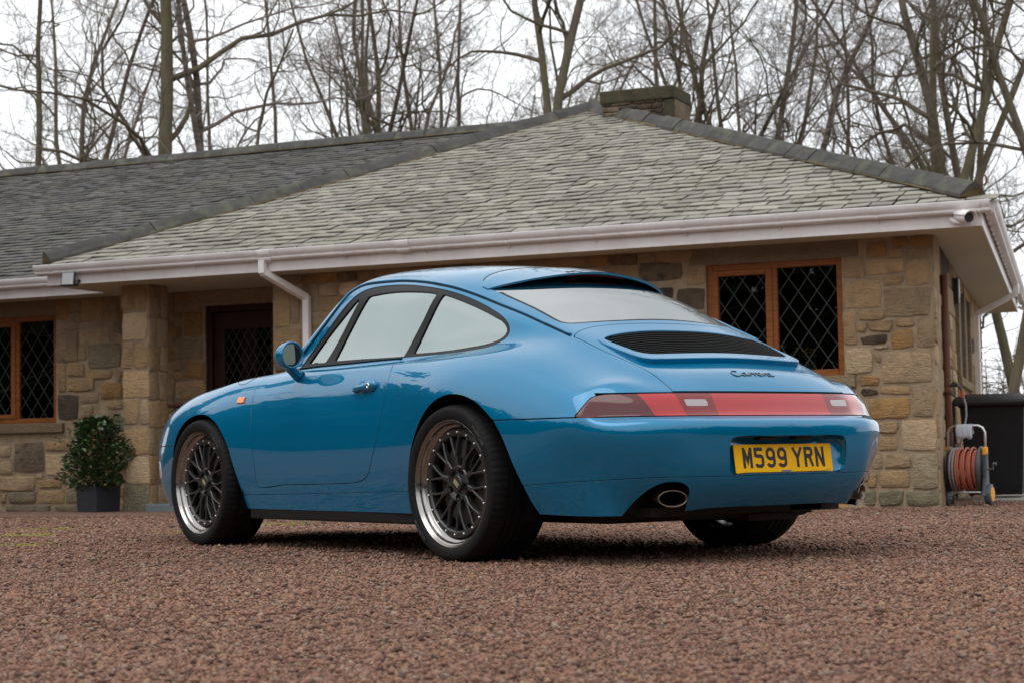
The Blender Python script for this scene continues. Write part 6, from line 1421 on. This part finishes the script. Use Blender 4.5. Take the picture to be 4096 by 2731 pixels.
def build_props(wR, house):
    rg = random.Random(31)
    # potted camellia
    p = T_(empty('potted_shrub'), -8.66, -.18); tag(p, 'leafy evergreen shrub in a square black planter beside the porch column', 'potted plant')
    mb = MB(); q = .155; mb.add([(-q, -q, 0), (q, -q, 0), (q, q, 0), (-q, q, 0), (-q * 1.06, -q * 1.06, .275), (q * 1.06, -q * 1.06, .275), (q * 1.06, q * 1.06, .275), (-q * 1.06, q * 1.06, .275), (-q * .95, -q * .95, .27), (q * .95, -q * .95, .27), (q * .95, q * .95, .27), (-q * .95, q * .95, .27)], [(0, 1, 5, 4), (1, 2, 6, 5), (2, 3, 7, 6), (3, 0, 4, 7), (8, 9, 10, 11), (4, 5, 9, 8), (5, 6, 10, 9), (6, 7, 11, 10), (7, 4, 8, 11)]); bevel(mb.build('planter', MT['planter_black'], p, fix=False), .006); p.children[0].rotation_euler = (0, 0, R(-14))
    mb = MB(); pts = []
    for k in range(26):
        a = rg.uniform(0, 6.28); sp_ = rg.uniform(.1, 1); d = Vector((math.cos(a) * .55 * sp_, math.sin(a) * .5 * sp_, 1)); P = [Vector((0, 0, .26))]
        for j in range(5): P.append(P[-1] + d.normalized() * rg.uniform(.11, .17)); d += Vector((rg.gauss(0, .2), rg.gauss(0, .2), rg.gauss(0, .1)))
        mb.tube(P, [.007, .006, .005, .004, .003, .002], 4); pts += P[1:]
    mb.build('stems', MT['stem_brown'], p)['kind'] = 'stuff'
    for nm, mt, cnt in (('foliage', 'leaf_green', 3200), ('young_foliage', 'leaf_light', 130)):
        V, F, n = [], [], 0
        for k in range(cnt):
            z = rg.uniform(.22, .98); prof = np.interp(z, [.20, .30, .45, .62, .78, .90, 1.0], [.14, .26, .29, .31, .21, .15, .07]); a = rg.uniform(0, 6.28); r_ = prof * rg.uniform(.25, 1.0) ** .5 * (1 + .30 * math.sin(a * 3 + z * 9) + .15 * math.sin(a * 7 - z * 14)); c = Vector((r_ * math.cos(a) - .01, r_ * math.sin(a), z))
            if nm == 'foliage' and k % 6 == 0: c = rg.choice(pts) + Vector((rg.gauss(0, .03), rg.gauss(0, .03), rg.gauss(0, .03))); c.z = min(c.z, 1.02)
            out = Vector((math.cos(a), math.sin(a), rg.uniform(-.5, .6))).normalized(); s_ = out.cross(Vector((0, 0, 1))).normalized(); s_ = (s_ + Vector((rg.gauss(0, .5), rg.gauss(0, .5), rg.gauss(0, .5)))).normalized(); L = rg.uniform(.028, .062); W = L * .42; nn = out.cross(s_).normalized()
            V += [tuple(x) for x in (c, c + out * L * .45 + s_ * W - nn * .005, c + out * L * 1.15 - nn * .012, c + out * L * .45 - s_ * W - nn * .005, c + out * L * .55 + nn * .004)]; F += [(n, n + 1, n + 4), (n + 1, n + 2, n + 4), (n + 2, n + 3, n + 4), (n + 3, n, n + 4)]; n += 5
        me = np_mesh(nm, np.array(V), np.array(F)); o = link_mesh(nm, me, MT[mt], p); o['kind'] = 'stuff'
    # wheelie bin
    b = T_(empty('wheelie_bin'), .13, 2.35, R(4), -.075); tag(b, 'black wheelie bin with domed lid standing by the side wall', 'bin')
    mb = MB(); h = .93; V = []
    for z, w, d in ((.03, .25, .27), (.12, .262, .285), (h - .06, .300, .345), (h - .055, .315, .362), (h, .318, .365)): V += [(-w, -d, z), (w, -d, z), (w, d, z), (-w, d, z)]
    mb.add(V, [(4 * i + j, 4 * i + (j + 1) % 4, 4 * i + 4 + (j + 1) % 4, 4 * i + 4 + j) for i in range(4) for j in range(4)] + [(3, 2, 1, 0)]); bevel(mb.build('body', MT['black_plastic_dull'], b), .02, 3); 
    mb = MB(); V = []
    for z, w, d, o_ in ((h - .04, .362, .410, 0), (h + .01, .372, .420, 0), (h + .045, .34, .37, .02), (h + .075, .25, .27, .03)): V += [(-w, -d + o_, z), (w, -d + o_, z), (w, d, z), (-w, d, z)]
    mb.add(V, [(4 * i + j, 4 * i + (j + 1) % 4, 4 * i + 4 + (j + 1) % 4, 4 * i + 4 + j) for i in range(3) for j in range(4)] + [(12, 13, 14, 15), (3, 2, 1, 0)]); bevel(mb.build('lid', MT['black_plastic'], b), .02, 3)
    mb = MB(); mb.tube([(-.26, .40, h - .02), (.26, .40, h - .02)], .016, 8); mb.tube([(-.30, .36, h), (-.30, .42, h + .02)], .014, 6); mb.build('handle', MT['black_plastic'], b)
    for s in (-1, 1):
        mb = MB(); mb.lathe([(.0001, -.02), (.09, -.022), (.1, -.015), (.1, .015), (.09, .022), (.0001, .02)], 20, Matrix.Translation((s * .27, .28, .10))); mb.build('wheel', MT['black_plastic'], b)
    # hose reel cart
    c = T_(empty('hose_reel_cart'), .17, .40, R(-6), -.092); tag(c, 'wheeled hose reel cart wound with orange hose at the house corner', 'hose reel')
    mb = MB(); H_ = .70; w = .165
    mb.tube([(-w, .03, .30), (-w, .03, H_ - .06), (-w + .02, .03, H_ - .02), (-w + .06, .03, H_), (w - .06, .03, H_), (w - .02, .03, H_ - .02), (w, .03, H_ - .06), (w, .03, .30)], .0105, 10); mb.build('frame', MT['alu'], c, smooth=True)
    mb = MB(); mb.tube([(-w - .02, -.05, .115), (w, -.05, .115)], .009, 8); mb.tube([(-w, .08, .05), (w, .08, .05)], .007, 8); mb.build('cross_bar', MT['alu'], c)
    for s in (-1, 1):
        mb = MB(); mb.prism([(-.09, .08), (.10, .08), (.07, .22), (.05, .46), (.0, .47), (-.03, .24)], s * w - .018, s * w + .018, axis='x'); bevel(mb.build('side_cheek', MT['grey_plastic'], c), .008)
        mb = MB(); mb.box((s * w - .017, -.01, .44), (s * w + .017, .06, .51)); bevel(mb.build('yellow_clamp', MT['yellow_plastic'], c), .006)
        mb = MB(); mb.lathe([(.0001, -.028), (.075, -.03), (.092, -.022), (.092, .022), (.075, .03), (.0001, .028)], 28, Matrix.Translation((s * (w + .025), .02, .092))); wh = mb.build('wheel', MT['grey_plastic'], c, smooth=True); sharp_edges(wh.data, R(30))
        mb = MB(); mb.lathe([(.0001, -.034), (.060, -.034), (.064, -.028)], 24, Matrix.Translation((s * (w + .025), .02, .092)) @ Matrix.Rotation(0 if s < 0 else PI, 4, 'Z')); mb.build('hub_cap', MT['yellow_plastic'], wh)
        mb = MB(); mb.lathe([(.0001, -.006), (.20, -.006), (.205, 0), (.20, .006), (.0001, .006)], 32, Matrix.Translation((s * .135, .0, .315))); mb.build('drum_flange', MT['black_plastic'], c, smooth=True)
    hp = []
    for k in range(13 * 22):
        a = 2 * PI * k / 22; lay = .158 + .02 * math.sin(k * .013 * 7) + .012; x = -.118 + .236 * (k / (13 * 22)); hp.append((x, lay * math.cos(a) * .92, .315 + lay * math.sin(a)))
    mb = MB(); mb.tube(hp, .0098, 7); mb.build('wound_hose', MT['hose_orange'], c, smooth=True)
    mb = MB(); mb.tube([(-.115 + .014, (.185) * math.cos(a), .315 + .185 * math.sin(a)) for a in np.linspace(0, 6.28, 40)], .009, 7, close=False); mb.tube([(-.075, .187 * math.cos(a), .315 + .187 * math.sin(a)) for a in np.linspace(0, 6.2, 40)], .009, 7); mb.build('grey_hose_turns', MT['hose_grey'], c, smooth=True)['kind'] = 'stuff'
    mb = MB(); mb.tube([(w + .02, 0, .315), (w + .07, 0, .315), (w + .07, 0, .36)], .009, 6); mb.tube([(w + .07, 0, .36), (w + .10, 0, .36)], .014, 8); mb.build('crank', MT['grey_plastic'], c)
    cl = T_(empty('draped_cloth'), .17, .40, R(-6), -.092); mb = MB(); K = 10; V = []
    for i, (y, z) in enumerate(((-.001, .585), (-.004, .62), (-.003, .66), (.010, H_ + .0), (.03, H_ + .014), (.05, H_), (.055, .66), (.058, .63))):
        for k in range(K + 1): x = -.085 + .145 * k / K; V.append((x + .004 * math.sin(i * 2), y + .004 * math.sin(k * 1.9 + i), z + (.010 * math.sin(k * 1.3) if i in (0, 7) else 0)))
    mb.add(V, [(i * (K + 1) + k, i * (K + 1) + k + 1, (i + 1) * (K + 1) + k + 1, (i + 1) * (K + 1) + k) for i in range(7) for k in range(K)]); o = mb.build('folded_sheet', MT['cloth'], cl, smooth=True, fix=False); sm = o.modifiers.new('s', 'SOLIDIFY'); sm.thickness = .004
    tag(cl, 'pale grey cloth draped over the hose cart handle', 'cloth')
    # tap and supply hose
    t = T_(empty('garden_tap'), .0, .62, 0, 0); tag(t, 'brass garden tap on the corner wall with a grey hose hanging from it', 'tap')
    mb = MB(); mb.tube([(.0, .0, .97), (.08, -.02, .97), (.11, -.02, .955), (.12, -.02, .90)], [.012, .013, .013, .011], 8); mb.box((.035, -.05, .985), (.085, .01, .998)); mb.build('spout', MT['brake_iron'], t)
    mb = MB(); mb.tube([(.12, -.02, .92), (.125, -.02, .86)], .018, 8); mb.build('hose_connector', MT['hose_orange'], t)
    mb = MB(); mb.tube([(.123, -.02, .88), (.15, -.03, .80), (.158, -.06, .70), (.135, -.10, .55), (.10, -.12, .42), (.06, -.13, .30), (.045, -.12, .16), (.05, -.10, .06)], .0085, 7); mb.build('supply_hose', MT['hose_grey'], t, smooth=True)
    # floodlight
    f = T_(empty('floodlight'), -8.70, -.56, 0, 2.30); tag(f, 'small black floodlight under the left end of the main gutter', 'floodlight')
    mb = MB(); M_ = rotM((0, -.06, 0), R(12), R(-12)); mb.box((-.075, -.018, -.075), (.075, .018, .075), M_); bevel(mb.build('housing', MT['black_plastic'], f), .008); mb = MB(); mb.box((-.062, -.0215, -.062), (.062, -.0185, .062), M_); mb.build('lens', MT['lamp_glass'], f)
    mb = MB(); mb.tube([(0, -.03, -.02), (.04, .02, -.03), (.05, .06, -.01)], .018, 8); mb.tube([(.07, -.03, -.06), (.07, -.01, -.03)], .024, 10); mb.build('bracket', MT['black_plastic'], f)
    # cameras
    def cctv(X, Y, z, rz, lb):
        k = T_(empty('security_camera'), X, Y, rz, z); k.scale = (1.35, 1.35, 1.35); tag(k, lb, 'camera', 'security cameras under the eaves')
        mb = MB(); M_ = rotM((0, 0, 0), 0, R(10)); mb.lathe([(.0001, -.075), (.034, -.075), (.036, -.06), (.034, .06), (.0001, .065)], 20, M_, axis='y'); mb.build('barrel', MT['upvc_white'], k, smooth=True)
        mb = MB(); mb.lathe([(.0001, -.079), (.030, -.079), (.0305, -.074)], 20, M_, axis='y'); mb.build('lens', MT['black_plastic'], k)
        mb = MB(); mb.lathe([(.041, -.10), (.044, -.10), (.044, .06), (.041, .06)], 16, M_, axis='y', close=True, a0=R(20), a1=R(160)); mb.build('hood', MT['upvc_white'], k, smooth=True)
        mb = MB(); mb.tube([(0, .03, -.03), (-.02, .07, -.02), (-.03, .10, .0)], .014, 8); mb.build('arm', MT['upvc_white'], k)
    cctv(.38, -.60, 2.33, R(38), 'white bullet security camera on the fascia at the right front corner'); cctv(.70 - 1.2, 9.6, 2.30, R(60), 'white bullet security camera at the far end of the side gutter')
    # burglar alarm box on the side wall
    a = T_(empty('alarm_box'), -.12 * 2.9 + .045, 2.9, R(90) + .119, 2.0); tag(a, 'dark alarm box with pale front high on the side wall', 'alarm box')
    mb = MB(); mb.box((-.09, -.03, -.13), (.09, .04, .13)); bevel(mb.build('case', MT['black_plastic'], a), .01); mb = MB(); mb.box((-.02, -.034, -.06), (.09, -.031, .13)); mb.build('front_plate', MT['upvc_white'], a)
    # flowers on the inner sill
    for X, col, lb in ((-1.15, 'yellow_petal', 'yellow flowers in a white pot inside the right window'), (-1.27, 'yellow_petal', 'yellow flowering plant left of the white pot inside the window'), (-1.62, 'red_petal', 'red flowers behind the left casement of the right window')):
        k = T_(empty('window_plant'), X, .20, 0, 1.12 if col == 'yellow_petal' else 1.22); tag(k, lb, 'flowers')
        mb = MB(); mb.lathe([(.0001, 0), (.035, 0), (.048, .09), (.044, .09), (.04, .08), (.0001, .08)], 16, axis='z'); mb.build('pot', MT['pot_white'], k)
        V, F, n = [], [], 0
        for j in range(60):
            d = Vector((rg.gauss(0, .03), rg.gauss(0, .03), rg.uniform(.08, .19))); s = .012; V += [tuple(d + Vector(q_)) for q_ in ((-s, 0, 0), (0, -.004, -s), (s, 0, 0), (0, .004, s))]; F.append((n, n + 1, n + 2, n + 3)); n += 4
        me = np_mesh('leaves', np.array(V[:160]), np.array(F[:40])); link_mesh('leaves', me, MT['leaf_green'], k)['kind'] = 'stuff'
        me = np_mesh('petals', np.array(V[160:]), np.array(F[40:]) - 160); me.transform(Matrix.Translation((0, -.01, .03))); link_mesh('petals', me, MT[col], k)['kind'] = 'stuff'
    # blue-grey slab and twigs at the porch
    s = T_(empty('step_slab'), -7.75, .25); tag(s, 'low blue grey stone step in front of the porch', 'step'); mb = MB(); mb.box((-.42, -.30, -.02), (.75, .30, .075)); mat('step_blue', (.16, .20, .22), .8); bevel(mb.build('tread', MT['step_blue'], s), .01)
    for k in range(26):
        D = rg.uniform(3.6, 9); a_ = rg.uniform(-.27, .27); x = CAMP[0] + math.sin(YAW) * D + math.cos(YAW) * D * a_; y = CAMP[1] + math.cos(YAW) * D - math.sin(YAW) * D * a_; an = rg.uniform(0, 6.28); L = rg.uniform(.02, .07)
        mb = MB(); z = gz(x, y) + .014; mb.tube([(x, y, z), (x + math.cos(an) * L * .5, y + math.sin(an) * L * .5, z + .004), (x + math.cos(an + .3) * L, y + math.sin(an + .3) * L, z)], .0014, 4); o = mb.build('fallen_twig', MT['stem_brown']); tag(o, 'tiny fallen twig lying on the gravel', 'twig', 'tiny twigs scattered on the gravel')
build_ground()
house, wR = build_house()
join_extra_stones(house)
build_woods()
CAR = build_car(); car_details(*CAR)
build_props(wR, house)
